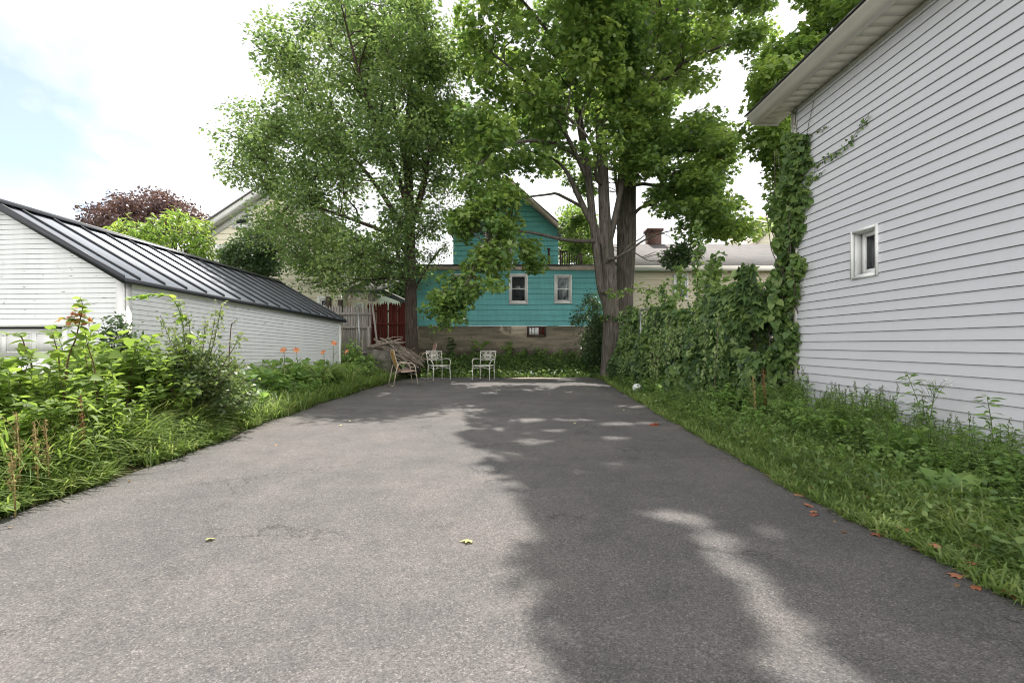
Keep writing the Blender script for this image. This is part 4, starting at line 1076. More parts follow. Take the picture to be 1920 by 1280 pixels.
bsk += mk([
 [(1184, 250, .12, 16.3), (1208, 200, .10, 15.8), (1245, 150, .08, 15.2), (1295, 110, .06, 14.6), (1345, 90, .045, 14.2), (1400, 75, .025, 13.8)],
 [(1180, 320, .09, 16.3), (1215, 290, .075, 15.8), (1260, 280, .055, 15.2), (1310, 285, .04, 14.6), (1360, 300, .02, 14.2)],
 [(1178, 350, .08, 16.3), (1205, 345, .06, 15.9), (1240, 350, .045, 15.6), (1290, 355, .03, 15.2), (1340, 370, .015, 14.9)],
 [(1175, 430, .08, 16.3), (1190, 400, .06, 16.0), (1215, 385, .045, 15.7), (1260, 395, .03, 15.3), (1320, 420, .015, 15)],
 [(1186, 230, .10, 16.3), (1190, 140, .08, 16.6), (1180, 40, .06, 17), (1160, -80, .03, 17.4)],
 [(1205, 110, .08, 16.3), (1260, 30, .06, 15.7), (1320, -40, .04, 15.2)],
 [(1174, 470, .07, 16.3), (1160, 380, .055, 16.8), (1152, 300, .05, 17.2), (1148, 200, .035, 17.6)],
 [(1165, 445, .10, 16.2), (1161, 430, .08, 16.1), (1160, 360, .06, 15.9), (1163, 300, .05, 15.8)],
], 16.3, bg, 8)
FP = [(852, 60), (845, 20), (870, -80), (900, -230), (960, -400), (1060, -520), (1150, -480), (1210, -250), (1215, -60), (1215, 60), (1190, 160), (1175, 230), (1150, 300), (1090, 310), (1060, 345), (1020, 335), (985, 350), (960, 330), (940, 390), (860, 400), (846, 330), (858, 250), (845, 200), (855, 130)]
FL = [(850, 330), (900, 330), (985, 340), (970, 400), (975, 440), (960, 470), (950, 500), (925, 525), (900, 515), (885, 540), (860, 575), (828, 618), (806, 600), (800, 575), (815, 555), (850, 545), (862, 520), (880, 500), (890, 460), (850, 440), (835, 410), (840, 370)]
cl = clusters(FP, 14.3, 3.0, 185, .5, soft=150, gaps=([(960, 325), (1010, 325), (1010, 350), (960, 350)],))
cl = np.concatenate([cl, clusters([(1075, 0), (1110, -60), (1180, -60), (1190, 100), (1160, 180), (1100, 190), (1080, 120)], 13.2, .7, 26, .3, soft=60), clusters([(1150, 190), (1205, 200), (1200, 330), (1165, 330)], 14.4, .4, 9, .25, soft=30)])
_, fg = crown(ft, cl, .56, 165, .15, 'maple', 'lf_maple', 'bark', fsk, .55, .55, .2, 6, .45, .045, fg)
ch_ = []
for q in range(34):
    t = rs.rand(); px_ = np.interp(t, [0, .3, .6, .85, 1], [950, 905, 872, 838, 815]); py_ = np.interp(t, [0, .3, .6, .85, 1], [455, 505, 540, 570, 596]); ch_.append(P(px_ + 17 * rs.normal(), py_ + 15 * rs.normal(), 12.0 + .3 * rs.normal()))
cl = np.concatenate([np.array(ch_), clusters(FL, 12.3, .7, 66, .32, soft=50), clusters([(806, 600), (800, 570), (815, 550), (850, 545), (880, 520), (890, 545), (860, 582), (828, 620)], 11.9, .5, 4, .16, soft=30)])
_, fg = crown(ft, cl, .33, 82, .125, 'maple', 'lf_maple', 'bark', fsk[4:6] + fsk[6:7], .6, .55, .0, 5, .05, .02, fg, hang=.3, name='hanging_foliage')
cl = clusters([(975, 430), (1010, 450), (1030, 480), (1010, 510), (975, 500), (965, 470)], 12.6, .4, 9, .2, soft=40); _, fg = crown(ft, cl, .26, 70, .115, 'maple', 'lf_maple2', 'bark', fsk[4:5], .6, .55, 0, 4, 0, .015, fg, name='hanging_foliage')
BP = [(1110, -120), (1150, -360), (1250, -430), (1340, -330), (1410, -120), (1440, 0), (1455, 40), (1448, 105), (1415, 150), (1375, 95), (1360, 100), (1340, 160), (1300, 175), (1285, 160), (1255, 205), (1230, 210), (1215, 240), (1190, 260), (1150, 200), (1130, 100)]
BP2 = [(1190, 250), (1240, 225), (1300, 200), (1345, 212), (1392, 258), (1380, 285), (1370, 330), (1365, 362), (1385, 392), (1440, 408), (1435, 440), (1385, 450), (1330, 440), (1290, 440), (1270, 415), (1220, 390), (1195, 340), (1190, 300)]
cl = np.concatenate([clusters(BP, 15.2, 3.0, 135, .5, soft=140), clusters(BP2, 15.0, 2.2, 92, .42, soft=110, gaps=([(1195, 315), (1265, 325), (1275, 355), (1215, 362)], [(1275, 378), (1320, 395), (1300, 425), (1262, 405)]))])
_, bg = crown(bt, cl, .50, 165, .14, 'maple', 'lf_maple2', 'bark', bsk, .58, .55, .2, 6, .35, .04, bg)
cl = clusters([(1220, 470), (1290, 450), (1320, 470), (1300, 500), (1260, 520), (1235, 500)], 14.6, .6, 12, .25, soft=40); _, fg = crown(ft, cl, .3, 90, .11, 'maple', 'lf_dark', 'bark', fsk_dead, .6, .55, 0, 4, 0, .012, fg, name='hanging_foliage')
cl = clusters([(1065, 400), (1100, 385), (1118, 430), (1112, 480), (1075, 470), (1055, 440)], 16.5, .8, 14, .25, soft=40); _, bg = crown(bt, cl, .33, 90, .12, 'maple', 'lf_maple2', 'bark', bsk, .6, .55, 0, 3, 0, .015, bg, name='low_foliage')
cl = clusters([(1060, 290), (1130, 290), (1125, 380), (1085, 370), (1055, 330)], 17, .8, 14, .25, soft=40); _, bg = crown(bt, cl, .33, 90, .12, 'maple', 'lf_maple2', 'bark', bsk, .6, .55, 0, 3, 0, .015, bg, name='low_foliage')
fwd = [smooth_path([(3.15, 15, 9.0), (3.0, 13.2, 11.2), (2.7, 11.4, 12.4), (2.3, 9.6, 12.9)], [.12, .09, .06, .03]), smooth_path([(3.0, 13.2, 11.2), (1.9, 11.8, 11.9), (.9, 10.4, 12.2)], [.07, .05, .02]), smooth_path([(3.0, 13.2, 11.2), (3.8, 11.3, 11.4), (4.2, 9.2, 11.6)], [.07, .05, .02])]
for p_, r_ in fwd: fg.tube(p_, r_, 7, cap=False)
cf = []
while len(cf) < 230:
    gy = .6 + 5.2 * rs.rand(); lo_ = np.interp(gy, [.6, 1.5, 2.4, 3.65, 5.9], [.85, .45, .28, .26, -.5]); gx = lo_ + (4.6 - lo_) * rs.rand(); z = 9.6 + 4.2 * rs.rand()
    if gy < 3.15 and abs(gx - (1.16 - .03 * gy)) < .10: continue
    if gx > 2.4 and rs.rand() < .6: continue
    cf.append((gx - .09 * z, gy + .57 * z, z))
_, fg = crown(ft, np.array(cf), .30, 85, .14, 'maple', 'lf_maple', 'bark', fwd, .55, .55, .1, 3, .25, .03, fg, name='upper_foliage')
cl = clusters([(1010, -60), (1290, -60), (1300, 120), (1240, 260), (1060, 260), (1000, 120)], 19.0, 1.6, 80, .55, soft=60)
_, bg = crown(bt, cl, .6, 170, .15, 'maple', 'lf_maple2', 'bark', bsk, .55, .55, .1, 3, .35, .04, bg, name='upper_foliage')
cb_ = []
for k in range(46):
    z = 7.6 + 3.6 * rs.rand(); gx = -2.3 + 4.9 * rs.rand(); gy = 13.4 + 1.7 * rs.rand(); cb_.append((gx - .09 * z, gy + .57 * z, z))
_, bg = crown(bt, np.array(cb_), .5, 130, .15, 'maple', 'lf_maple2', 'bark', bsk, .5, .5, .1, 3, .35, .04, bg, name='upper_foliage')
fg.build('trunk', 'bark', ft, True); bg.build('trunk', 'bark', bt, True)

# --- other trees
rs.seed(112)
def simple_tree(label, poly, Y, RD, n, r, per, size, shape, leafm, trunk_px, r0, barkm='bark_dark', flat=.65, jit=.6, soft=80, name='leafy_tree', hang=0., group=None, along=0.):
    base = P(trunk_px[0], 645, Y); zb = float(H(base[0], Y))
    t = place(name, label, 'tree', (base[0], Y, zb), group)
    top = P(trunk_px[0], trunk_px[1], Y)
    tp, tr = smooth_path([(base[0], Y, zb - .1), (base[0] + .08, Y, zb + .35 * (top[2] - zb)), (base[0] - .05, Y + .05, zb + .7 * (top[2] - zb)), top], [r0 * 1.25, r0, r0 * .7, r0 * .15])
    tg = Geo(); tg.tube(tp, tr, 9)
    cl = clusters(poly, Y, RD, n, r, soft=soft)
    _, tg = crown(t, cl, r, per, size, shape, leafm, barkm, [(tp, tr)], flat, jit, along, 4, .5, .05, tg, hang)
    tg.build('trunk', barkm, t, True); return t
simple_tree('bright green maple rising behind the vinyl sided house', [(1395, 60), (1408, 20), (1400, 180), (1398, 130), (1470, 70), (1490, 20), (1500, -40), (1560, -90), (1700, -150), (1800, -60), (1640, 60), (1500, 200), (1500, 300), (1470, 420), (1430, 440), (1415, 420), (1445, 385), (1408, 375), (1450, 345), (1420, 290), (1404, 250), (1425, 215), (1396, 195)], 11.5, 2.0, 130, .42, 210, .12, 'maple', 'lf_bright', (1585, 60), .22, 'bark', .6, .6, 90)
simple_tree('purple leaved tree beyond the metal garage roof', [(118, 415), (165, 385), (205, 370), (225, 362), (262, 356), (330, 361), (365, 380), (388, 402), (396, 450), (300, 470), (190, 460)], 34, 4.5, 105, .9, 120, .24, 'rhomb', 'lf_purple', (270, 400), .3, 'bark_dark', .7, .8, 60, 'purple_tree', 0, None, .4)
simple_tree('yellow green tree with drooping leaflets just behind the garage roof', [(203, 428), (222, 398), (245, 400), (265, 415), (300, 400), (312, 378), (332, 385), (352, 396), (385, 404), (402, 425), (400, 470), (402, 505), (370, 500), (300, 475), (235, 448)], 15.5, 1.4, 66, .25, 42, .21, 'lance', 'lf_ail', (330, 420), .10, 'bark_dark', .55, .5, 40, 'leafy_tree', .6)
simple_tree('dark green tree against the cream house wall', [(405, 500), (412, 470), (440, 446), (462, 430), (480, 432), (510, 425), (530, 470), (535, 520), (500, 545), (470, 530), (430, 520)], 18.0, 1.3, 55, .40, 180, .11, 'oval', 'lf_dark', (480, 440), .12, 'bark_dark', .7, .7, 45)
simple_tree('sunny green tree behind the deck railing', [(1043, 400), (1075, 380), (1110, 390), (1128, 430), (1125, 510), (1050, 510), (1048, 440)], 30, 2.0, 40, .7, 170, .2, 'rhomb', 'lf_bright', (1088, 430), .2, 'bark_dark', .7, .7, 40)
simple_tree('grey green tree far beyond the red fence', [(690, 560), (705, 520), (740, 490), (775, 500), (800, 540), (790, 590), (700, 590)], 40, 3, 45, 1.0, 170, .28, 'rhomb', 'lf_dark', (745, 520), .25, 'bark_dark', .75, .8, 40)

# ================================================================== VINES
rs.seed(113)
def foliage(g, pts, size, shape, jit=.6, up=(0, 0, 1), droop=.5, out=None, rnd=None, mi=0):
    n = len(pts)
    nr = upn(n, jit, up) if out is None else out + jit * rs.normal(size=(n, 3))
    tip = unit(n) * .8 + np.array([0, 0, -droop])
    g.leaves(pts, nr, tip, size * (.6 + .7 * rs.rand(n)), shape, mi, rnd if rnd is not None else np.clip(.5 + .24 * rs.normal(size=n), 0, 1))

# creeper on the corner of the vinyl house
vine = place('climbing_vine', 'leafy green creeper climbing the corner of the vinyl sided house', 'vine', (3.9, 6.75, .1))
sg = Geo(); g = Geo()
for k in range(12):
    x0 = 3.86 + .1 * rs.rand(); y0 = 6.5 + .5 * rs.rand(); pts = []
    top = 2.2 + 1.7 * rs.rand()
    for q in range(9):
        z = .1 + top * q / 8; pts.append((x0 + .10 * math.sin(z * 2 + k) + .04 * rs.normal(), y0 + .05 * rs.normal(), z))
    sg.tube(pts, np.linspace(.012, .004, 9), 4, cap=False)
prof_z = [.2, 1.0, 1.6, 2.1, 2.6, 3.1, 3.55, 3.85, 4.0]
left_px = [1440, 1440, 1445, 1452, 1448, 1452, 1462, 1472, 1480]
right_px = [1492, 1494, 1500, 1507, 1508, 1516, 1526, 1518, 1492]
for z0, cnt, sz, lo_, hi_ in ((None, 2300, .085, 0, 1), (None, 1500, .065, 0, 1), (None, 320, .14, 0, 1)):
    z = .2 + 3.85 * rs.rand(cnt) ** .92
    a = np.interp(z, prof_z, left_px); b = np.interp(z, prof_z, right_px)
    a = a + 9 * np.sin(z * 5.3 + 1) + 6 * np.sin(z * 11.7); b = b + 8 * np.sin(z * 6.9) + 6 * np.sin(z * 14.1 + 2); px = a + (b - a) * rs.rand(cnt)
    onw = px > 1491
    Y = np.where(onw, hx * F / (px - CX), 6.55 + .45 * rs.rand(cnt))
    X = np.where(onw, hx - .03 - .16 * rs.rand(cnt) ** 2, (px - CX) / F * Y)
    if sz > .1: 
        k = z < 3.0; X, Y, z = X[k], Y[k], z[k]
    pts = np.stack([X, Y, z], 1); n = len(pts)
    foliage(g, pts, sz, 'heart' if sz > .07 else 'oval', .55, out=np.tile([[-.45, -.45, .55]], (n, 1)), droop=1.0)
def wall_px(px, py, off=.03):
    Y = hx * F / (px - CX); return np.array([hx - off - .017 * (hy - Y) * -1 * 0, Y, CAM_H - (py - CY) / F * Y])
for path, cnt, s_ in (([(1518, 335), (1545, 305), (1570, 290), (1592, 273), (1608, 252), (1622, 232), (1635, 214)], 75, .05), ([(1505, 262), (1530, 250), (1558, 238)], 30, .045), ([(1515, 345), (1535, 332), (1552, 318)], 26, .05), ([(1490, 290), (1498, 255), (1495, 220), (1500, 195)], 12, .035), ([(1515, 262), (1522, 225), (1530, 190)], 8, .03), ([(1520, 310), (1548, 300), (1575, 285)], 30, .05)):
    p = np.array([wall_px(*q) for q in path]); pp_, rr_ = smooth_path(p, np.full(len(p), .005)); sg.tube(pp_, .004, 4, cap=False)
    t = rs.rand(cnt) ** 1.7 * (len(pp_) - 1); i = t.astype(int)
    c = pp_[i] + rs.normal(size=(cnt, 3)) * .02; c[:, 0] = np.minimum(c[:, 0], hx - .02)
    foliage(g, c, s_, 'oval', .5, out=np.tile([[-.7, -.1, .5]], (cnt, 1)), droop=.9)
g.build('foliage', 'lf_vine', vine); sg.build('stem', 'twig', vine)

# thicket of vines over the chain fence between the big maple and the house
rs.seed(114)
thick = place('vine_thicket', 'dense tangle of creepers smothering the fence beside the vinyl house', 'thicket', (3.7, 10, .05))
g = Geo(); sg = Geo()
def topz(y): return np.interp(y, [6.6, 7.2, 7.9, 8.3, 8.8, 9.4, 10, 11, 12, 13, 14.2, 15], [2.0, 2.0, 1.85, 1.95, 1.75, 1.75, 1.8, 1.8, 1.75, 1.85, 1.6, 1.1]) + .16 * np.sin(y * 5) + .08 * np.sin(y * 11.3)
n = 27000
y = 6.75 + 7.9 * rs.rand(n) ** 1.35; u = rs.rand(n)
z = topz(y) * (.04 + .98 * u ** .8)
bulge = .42 + .22 * np.sin(y * 2.3 + z * 1.7) + .12 * np.sin(y * 6.1 - z * 4)
side = rs.rand(n) < .7
xf = 3.75 - bulge * (1 - .35 * (z / topz(y)) ** 2) * (.55 + .55 * rs.rand(n) ** .5)
x = np.where(side, xf, 3.8 + .5 * rs.rand(n))
pts = np.stack([x, y, z + H(x, y)], 1)
out = np.stack([np.where(side, -.6, .3), np.full(n, -.35), np.full(n, .65)], 1)
k = rs.rand(n); dense = (np.sin(y * 3.1 + z * 2.2) + np.sin(y * 1.3 - z * 3.5)) > -1.5
pts, out, k = pts[dense], out[dense], k[dense]
m1 = k < .55; m2 = (k >= .55) & (k < .86); m3 = k >= .86
foliage(g, pts[m1], .085, 'oval', .6, out=out[m1], droop=.9); foliage(g, pts[m2], .115, 'heart', .5, out=out[m2], droop=1.1); foliage(g, pts[m3], .17, 'maple', .45, out=out[m3], droop=1.)
for q in range(17):
    yc = 7.2 + 6.6 * q / 16 + .25 * rs.normal(); rm = .34 + .28 * rs.rand(); zc_ = .35 + .85 * rs.rand() ** 1.3; xc = 3.32 + .1 * rs.normal(); c = int(430 * (rm / .45) ** 2)
    u = unit(c); u[:, 0] = -np.abs(u[:, 0]) * (rs.rand(c) < .85) + u[:, 0] * 0; p = np.array([xc, yc, zc_]) + u * rm * np.array([.75, 1.1, .85]) * (.8 + .3 * rs.rand(c))[:, None]; p = p[p[:, 2] > .05]; c = len(p)
    kind_ = ('oval', 'heart', 'maple')[q % 3]; foliage(g, p, (.08, .10, .15)[q % 3], kind_, .55, out=np.tile([[-.45, -.3, .8]], (c, 1)), droop=.9, rnd=np.clip(.3 + .4 * ((q * 7) % 5) / 5 + .2 * rs.normal(size=c), 0, 1))
# spikes climbing above the mass
for (px, py, Y, w, base_py) in ((1308, 412, 9.3, .14, 545), (1342, 478, 8.5, .24, 560), (1330, 500, 8.7, .24, 560), (1275, 500, 10.2, .2, 560), (1403, 515, 7.5, .2, 560), (1375, 530, 7.9, .25, 570), (1215, 545, 13, .4, 600), (1245, 530, 11.6, .3, 590)):
    a = P(px, base_py, Y); b = P(px, py, Y); q = np.linspace(0, 1, 9)[:, None]; pth = a + (b - a) * q + rs.normal(size=(9, 3)) * .02; sg.tube(pth, np.linspace(.011, .004, 9), 4, cap=False)
    c = 170; t = rs.rand(c); pp_ = a + (b - a) * t[:, None]; pp_ += rs.normal(size=(c, 3)) * w * (.35 + .5 * (1 - t))[:, None] * .6
    foliage(g, pp_, .10, 'oval' if px % 2 else 'heart', .6, droop=.8, rnd=np.clip(.65 + .2 * rs.normal(size=c), 0, 1))
# hanging strands of paler leaflets down the face
for s_ in range(26):
    y0 = 7.0 + 6.8 * rs.rand(); z1 = topz(y0) * (.65 + .3 * rs.rand()); ln = .5 + .7 * rs.rand()
    c = 42; t = rs.rand(c); x0 = 3.75 - .62 - .06 * rs.rand()
    p = np.stack([x0 - .12 * t + .03 * rs.normal(size=c), y0 + .06 * rs.normal(size=c) - .15 * t, z1 - ln * t], 1)
    foliage(g, p, .065, 'oval', .6, out=np.tile([[-.6, -.4, .5]], (c, 1)), droop=1.1, rnd=np.clip(.85 + .12 * rs.normal(size=c), 0, 1))
    sg.tube([(x0, y0, z1), (x0 - .06, y0 - .08, z1 - ln * .5), (x0 - .12, y0 - .15, z1 - ln)], .005, 4, cap=False)
# arching shoot over the top towards the maple
arch = np.array([P(1265, 560, 12.2), P(1225, 545, 12.5), P(1190, 541, 12.8), P(1160, 548, 13.1), P(1146, 553, 13.3)]); ap, ar = smooth_path(arch, [.01, .009, .008, .006, .004]); sg.tube(ap, ar, 4, cap=False)
c = 110; i = rs.randint(len(ap), size=c); foliage(g, ap[i] + rs.normal(size=(c, 3)) * .06, .12, 'heart', .5, droop=.9, rnd=np.clip(.8 + .15 * rs.normal(size=c), 0, 1))
for k in range(22):
    y0 = 6.8 + 7.5 * rs.rand(); h_ = topz(y0)
    sg.tube([(3.75 + .1 * rs.normal(), y0, 0), (3.72 + .1 * rs.normal(), y0 + .1 * rs.normal(), h_ * .4), (3.7 + .1 * rs.normal(), y0 + .25 * rs.normal(), h_ * .75), (3.7 + .1 * rs.normal(), y0 + .4 * rs.normal(), h_)], [.016, .012, .009, .004], 4, cap=False)
g.build('foliage', 'lf_thicket', thick); sg.build('stem', 'twig', thick)
fp = place('fence_post', 'thin galvanised fence post rising among the creepers near the maple', 'post', tuple(P(1201, 690, 12.9)))
g = Geo(); g.tube([P(1201, 690, 12.9), P(1200.5, 580, 12.9)], .028, 8); g.build('tube', 'galv', fp, True)
g = Geo(); g.tube([P(1200.5, 581, 12.9), P(1240, 578, 11.6)], .02, 6); g.build('top_rail', 'galv', fp, True)

# dark vine shrub left of the big trunk
rs.seed(115)
ds = place('trailing_shrub', 'dark trailing shrub arching beside the forked maple trunk', 'shrub', (3.0, 16.4, .3))
g = Geo(); sg = Geo()
for (a, b, c_) in (((1128, 660), (1118, 590), (1085, 600)), ((1130, 640), (1112, 562), (1076, 602)), ((1128, 660), (1112, 610), (1095, 640)), ((1135, 650), (1122, 580), (1105, 560)), ((1130, 670), (1115, 640), (1100, 665))):
    pth, rr_ = smooth_path([P(a[0], a[1], 16.4), P(b[0], b[1], 16.3), P(c_[0], c_[1], 16.0)], [.02, .013, .005]); sg.tube(pth, rr_, 5, cap=False)
    c = 560; i = rs.randint(len(pth), size=c); foliage(g, pth[i] + rs.normal(size=(c, 3)) * np.array([.12, .2, .12]), .085, 'oval', .7, droop=.9)
c = 2400; pts = np.stack([2.45 + .95 * rs.rand(c), 16.2 + .7 * rs.rand(c), .35 + 1.75 * rs.rand(c) ** 1.2], 1); pts = pts[(pts[:, 0] - 2.3) * 1.9 > (pts[:, 2] - .5) * .55]; foliage(g, pts, .09, 'oval', .7, droop=.9)
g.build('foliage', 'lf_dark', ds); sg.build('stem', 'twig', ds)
us = place('creeping_undergrowth', 'dark undergrowth of creepers behind and right of the maple trunks', 'undergrowth', (4.2, 15, .3))
g = Geo(); c = 5200
pts = np.stack([3.3 + 1.7 * rs.rand(c), 14.4 + 2.6 * rs.rand(c), .2 + 2.0 * rs.rand(c) ** 1.2], 1); kk = np.sin(pts[:, 0] * 4) + np.sin(pts[:, 1] * 3.3 + pts[:, 2] * 2) > -.9; pts = pts[kk]; pts = pts[~((np.abs(pts[:, 0] - 3.15) < .35) & (pts[:, 1] < 15))]
foliage(g, pts, .095, 'oval', .7, droop=.9); c = 160; foliage(g, np.stack([3.15 + .36 * np.cos(rs.rand(c) * 6.28), 15 - .34 + .1 * rs.rand(c), 1.85 + .18 * rs.rand(c)], 1), .08, 'oval', .6, droop=.9)
g.build('foliage', 'lf_thicket', us)
g = Geo()
for k in range(20): x0 = 3.5 + 1.3 * rs.rand(); y0 = 14.6 + 2 * rs.rand(); g.tube([(x0, y0, .1), (x0 + .2 * rs.normal(), y0 + .1 * rs.normal(), 1), (x0 + .3 * rs.normal(), y0 + .2 * rs.normal(), 2.0)], [.014, .01, .004], 4, cap=False)
g.build('stem', 'twig', us)

# ================================================================== LOW PLANTS
rs.seed(116)
def leafy_plant(h, nst, nodes, ll, shape, spread, leafm, stemm, name, opp=True, sp_from=.15, droop=.45, spike=0, spikem='rust_seed', lean=.15, tipred=0.):
    """one plant: stems with leaf pairs, optional seed spike; one mesh"""
    g = Geo()
    for s in range(nst):
        a = rs.rand() * 6.28; b = spread * (.4 + .6 * rs.rand()) if nst > 1 else 0
        base = np.array([.3 * b * math.cos(a), .3 * b * math.sin(a), -.03]); hh = h * (.75 + .3 * rs.rand())
        ld = rs.rand() * 6.28; top = np.array([b * math.cos(a) + lean * hh * math.cos(ld), b * math.sin(a) + lean * hh * math.sin(ld), hh])
        mid = (base + top) / 2 + np.array([0, 0, .08 * hh]) - .25 * (top - base) * np.array([1, 1, 0])
        p, r = smooth_path([base, mid, top], [.0055, .004, .002], 6); g.tube(p, r * (.6 + h * .6), 4, 1, cap=False)
        pos = []; tips = []; sz = []; nr = []
        ph = rs.rand() * 6.28
        for k in range(nodes):
            t = sp_from + (1 - sp_from) * (k + .5) / nodes; q = t * (len(p) - 1); i = min(int(q), len(p) - 2); c = p[i] + (p[i + 1] - p[i]) * (q - i)
            ph += 1.57 + .3 * rs.normal() if opp else 2.4 + .2 * rs.normal()
            for e in ((0, math.pi) if opp else (0,)):
                d = np.array([math.cos(ph + e), math.sin(ph + e), .35 - droop * rs.rand()])
                pos.append(c + d * .01); tips.append(d); nr.append(np.array([-d[0] * .25, -d[1] * .25, 1]) + .36 * rs.normal(size=3))
                sz.append(ll * (.6 + .5 * math.sin(math.pi * min(1, .25 + .75 * (1 - t) + .12)) * 1.0) * (.85 + .3 * rs.rand()))
        for k in range(3):
            d = np.array([rs.normal(), rs.normal(), 1.2]); pos.append(p[-1]); tips.append(d); nr.append(np.array([d[0], d[1], .6]) + .2); sz.append(ll * .45)
        g.leaves(np.array(pos), np.array(nr), np.array(tips), np.array(sz), shape, 0, np.clip(.5 + .18 * rs.normal(size=len(pos)), 0, 1))
        if spike:
            sp_, sr_ = [p[-1], p[-1] + np.array([.01 * rs.normal(), .01 * rs.normal(), spike * .5]), p[-1] + np.array([.02 * rs.normal(), .02 * rs.normal(), spike])], [.002, .0018, .001]
            g.tube(sp_, sr_, 3, 1, cap=False); n = 26; t = rs.rand(n)[:, None]
            g.leaves(sp_[0] + (sp_[2] - sp_[0]) * t + rs.normal(size=(n, 3)) * .004, unit(n), unit(n) + np.array([0, 0, .8]), .016, 'rhomb', 2)
    return g.build(name, [leafm, stemm, spikem])
def scatter(protos, spots, label, cat, group, hs=(.8, 1.2)):
    for i, (x, y, s) in enumerate(spots):
        o = protos[i] if i < len(protos) else protos[i % len(protos)].copy()
        if i >= len(protos): COL.objects.link(o)
        s = s * (hs[0] + (hs[1] - hs[0]) * rs.rand()); o.location = (x, y, float(H(x, y)) - .01); o.rotation_euler = (.10 * rs.normal(), .10 * rs.normal(), rs.rand() * 6.283); o.scale = (s, s, s * (.92 + .16 * rs.rand()))
        tag(o, label, cat, group)
def region(n, fx, ylo, yhi, dens=lambda x, y: 1.):
    out = []
    while len(out) < n:
        y = ylo + (yhi - ylo) * rs.rand(); lo, hi = fx(y); x = lo + (hi - lo) * rs.rand()
        if rs.rand() < dens(x, y): out.append((x, y))
    return out

# left bank: bright big-leaved plants
rs.seed(117)
pr = [leafy_plant(.95, 2, 14, .10, 'oval', .15, 'lf_weed', 'stem', 'leafy_weed') for _ in range(3)] + [leafy_plant(.9, 2, 12, .105, 'heart', .16, 'lf_weed', 'stem_red', 'leafy_weed') for _ in range(2)]
def lhi(y): return float(np.interp(y, [2.5, 3.5, 5, 6.5], [-3.72, -3.68, -3.66, -3.8]))
spots = [(x, y, float(np.interp(y, [3, 4.0, 5.2, 6.2], [.66, .98, 1.15, 1.15])) * (.72 if x > lhi(y) - .3 else 1.) * (.74 if CX + F * x / y < 150 and y > 4.3 else 1.)) for x, y in region(180, lambda y: (min(-4.6, -1.1 * y), lhi(y)), 3.1, 6.0)]
scatter(pr, spots, 'bright broad-leaved weed in the bank before the white garage', 'weed', 'tall leafy weeds before the garage', (.72, 1.2))
# darker second sort behind/along the garage side
pr = [leafy_plant(.62, 3, 7, .11, 'heart', .22, 'lf_right', 'stem', 'side_weed') for _ in range(3)] + [leafy_plant(.6, 3, 9, .09, 'oval', .2, 'lf_right', 'stem', 'side_weed') for _ in range(2)]
def gwall(y): return -5.13 + .09 * (y - 6.2) + .12
spots = [(x, y, float(np.interp(y, [6, 8, 9, 11, 12.5], [1.1, 1.0, 1.12, 1.12, .9])) * (.7 if x > -3.9 else 1)) for x, y in region(95, lambda y: (gwall(y), edgeL(y) - .18), 6.3, 13.3)]
scatter(pr, spots, 'green weed in the strip along the garage side wall', 'weed', 'weeds along the garage side', (.7, 1.15))

# tall shoots that stand out of the left bank
rs.seed(118)
def shoot(label, pxs, Y, ll, shape, leafm, nodes, extra=None, name='tall_shoot', cat='plant', stemm='stem_red', droop=.5):
    p = np.array([P(a, b, Y) for a, b in pxs]); p[0, 2] = float(H(p[0, 0], Y))
    t = place(name, label, cat, tuple(p[0])); pth, r = smooth_path(p, np.linspace(.009, .002, len(p)), 8)
    g = Geo(); g.tube(pth, r, 5, cap=False); g.build('stem', stemm, t)
    q = (np.linspace(.28, .97, nodes) * (len(pth) - 1)).astype(int); pos = []; tips = []; ph = rs.rand() * 6
    for i in q:
        ph += 1.57 + .2 * rs.normal()
        for e in (0, math.pi): d = np.array([math.cos(ph + e), math.sin(ph + e) * .8, .3 - droop * rs.rand()]); pos.append(pth[i]); tips.append(d)
    pos = np.array(pos); tips = np.array(tips); n = len(pos); f = np.repeat(np.linspace(1, .55, nodes), 2)
    g = Geo(); g.leaves(pos, upn(n, .3), tips, ll * f * (.8 + .4 * rs.rand(n)), shape, 0); g.build('foliage', leafm, t)
    if extra:
        c, n, m_, s_ = extra; g = Geo(); pts = P(c[0], c[1], Y) + rs.normal(size=(n, 3)) * np.array([.05, .04, .03]); foliage(g, pts, s_, 'oval', .7); g.build('tinted_leaves', m_, t)
    return t
shoot('tall shoot with reddened leaf tuft, highest of the bank', [(112, 760), (125, 690), (142, 635), (150, 600), (155, 575), (150, 556)], 4.4, .15, 'heart', 'lf_weed', 12, ((146, 594), 26, 'pink_leaf', .07))
shoot('curling tendril shoot with few leaves at the frame edge', [(75, 740), (60, 690), (48, 655), (40, 632), (25, 626), (5, 630)], 4.3, .12, 'heart', 'lf_weed', 9)
shoot('upright shoot with rounded leaves in front of the garage door', [(118, 740), (112, 690), (104, 645), (96, 622)], 4.6, .12, 'heart', 'lf_weed', 9)
shoot('thin leaning shoot beside the red tufted one', [(190, 770), (178, 700), (165, 650), (158, 615)], 4.5, .14, 'oval', 'lf_weed', 10)
shoot('bindweed shoot arching left over the waxy shrub', [(352, 700), (345, 640), (337, 585), (318, 556), (290, 552), (262, 557), (236, 560)], 5.7, .10, 'heart', 'lf_ail', 22, None, 'bindweed_shoot', 'vine', 'stem')
shoot('slim shoot with a curled brown leaf against the garage wall', [(425, 670), (432, 625), (440, 605), (446, 597)], 6.1, .06, 'oval', 'lf_dark', 5)
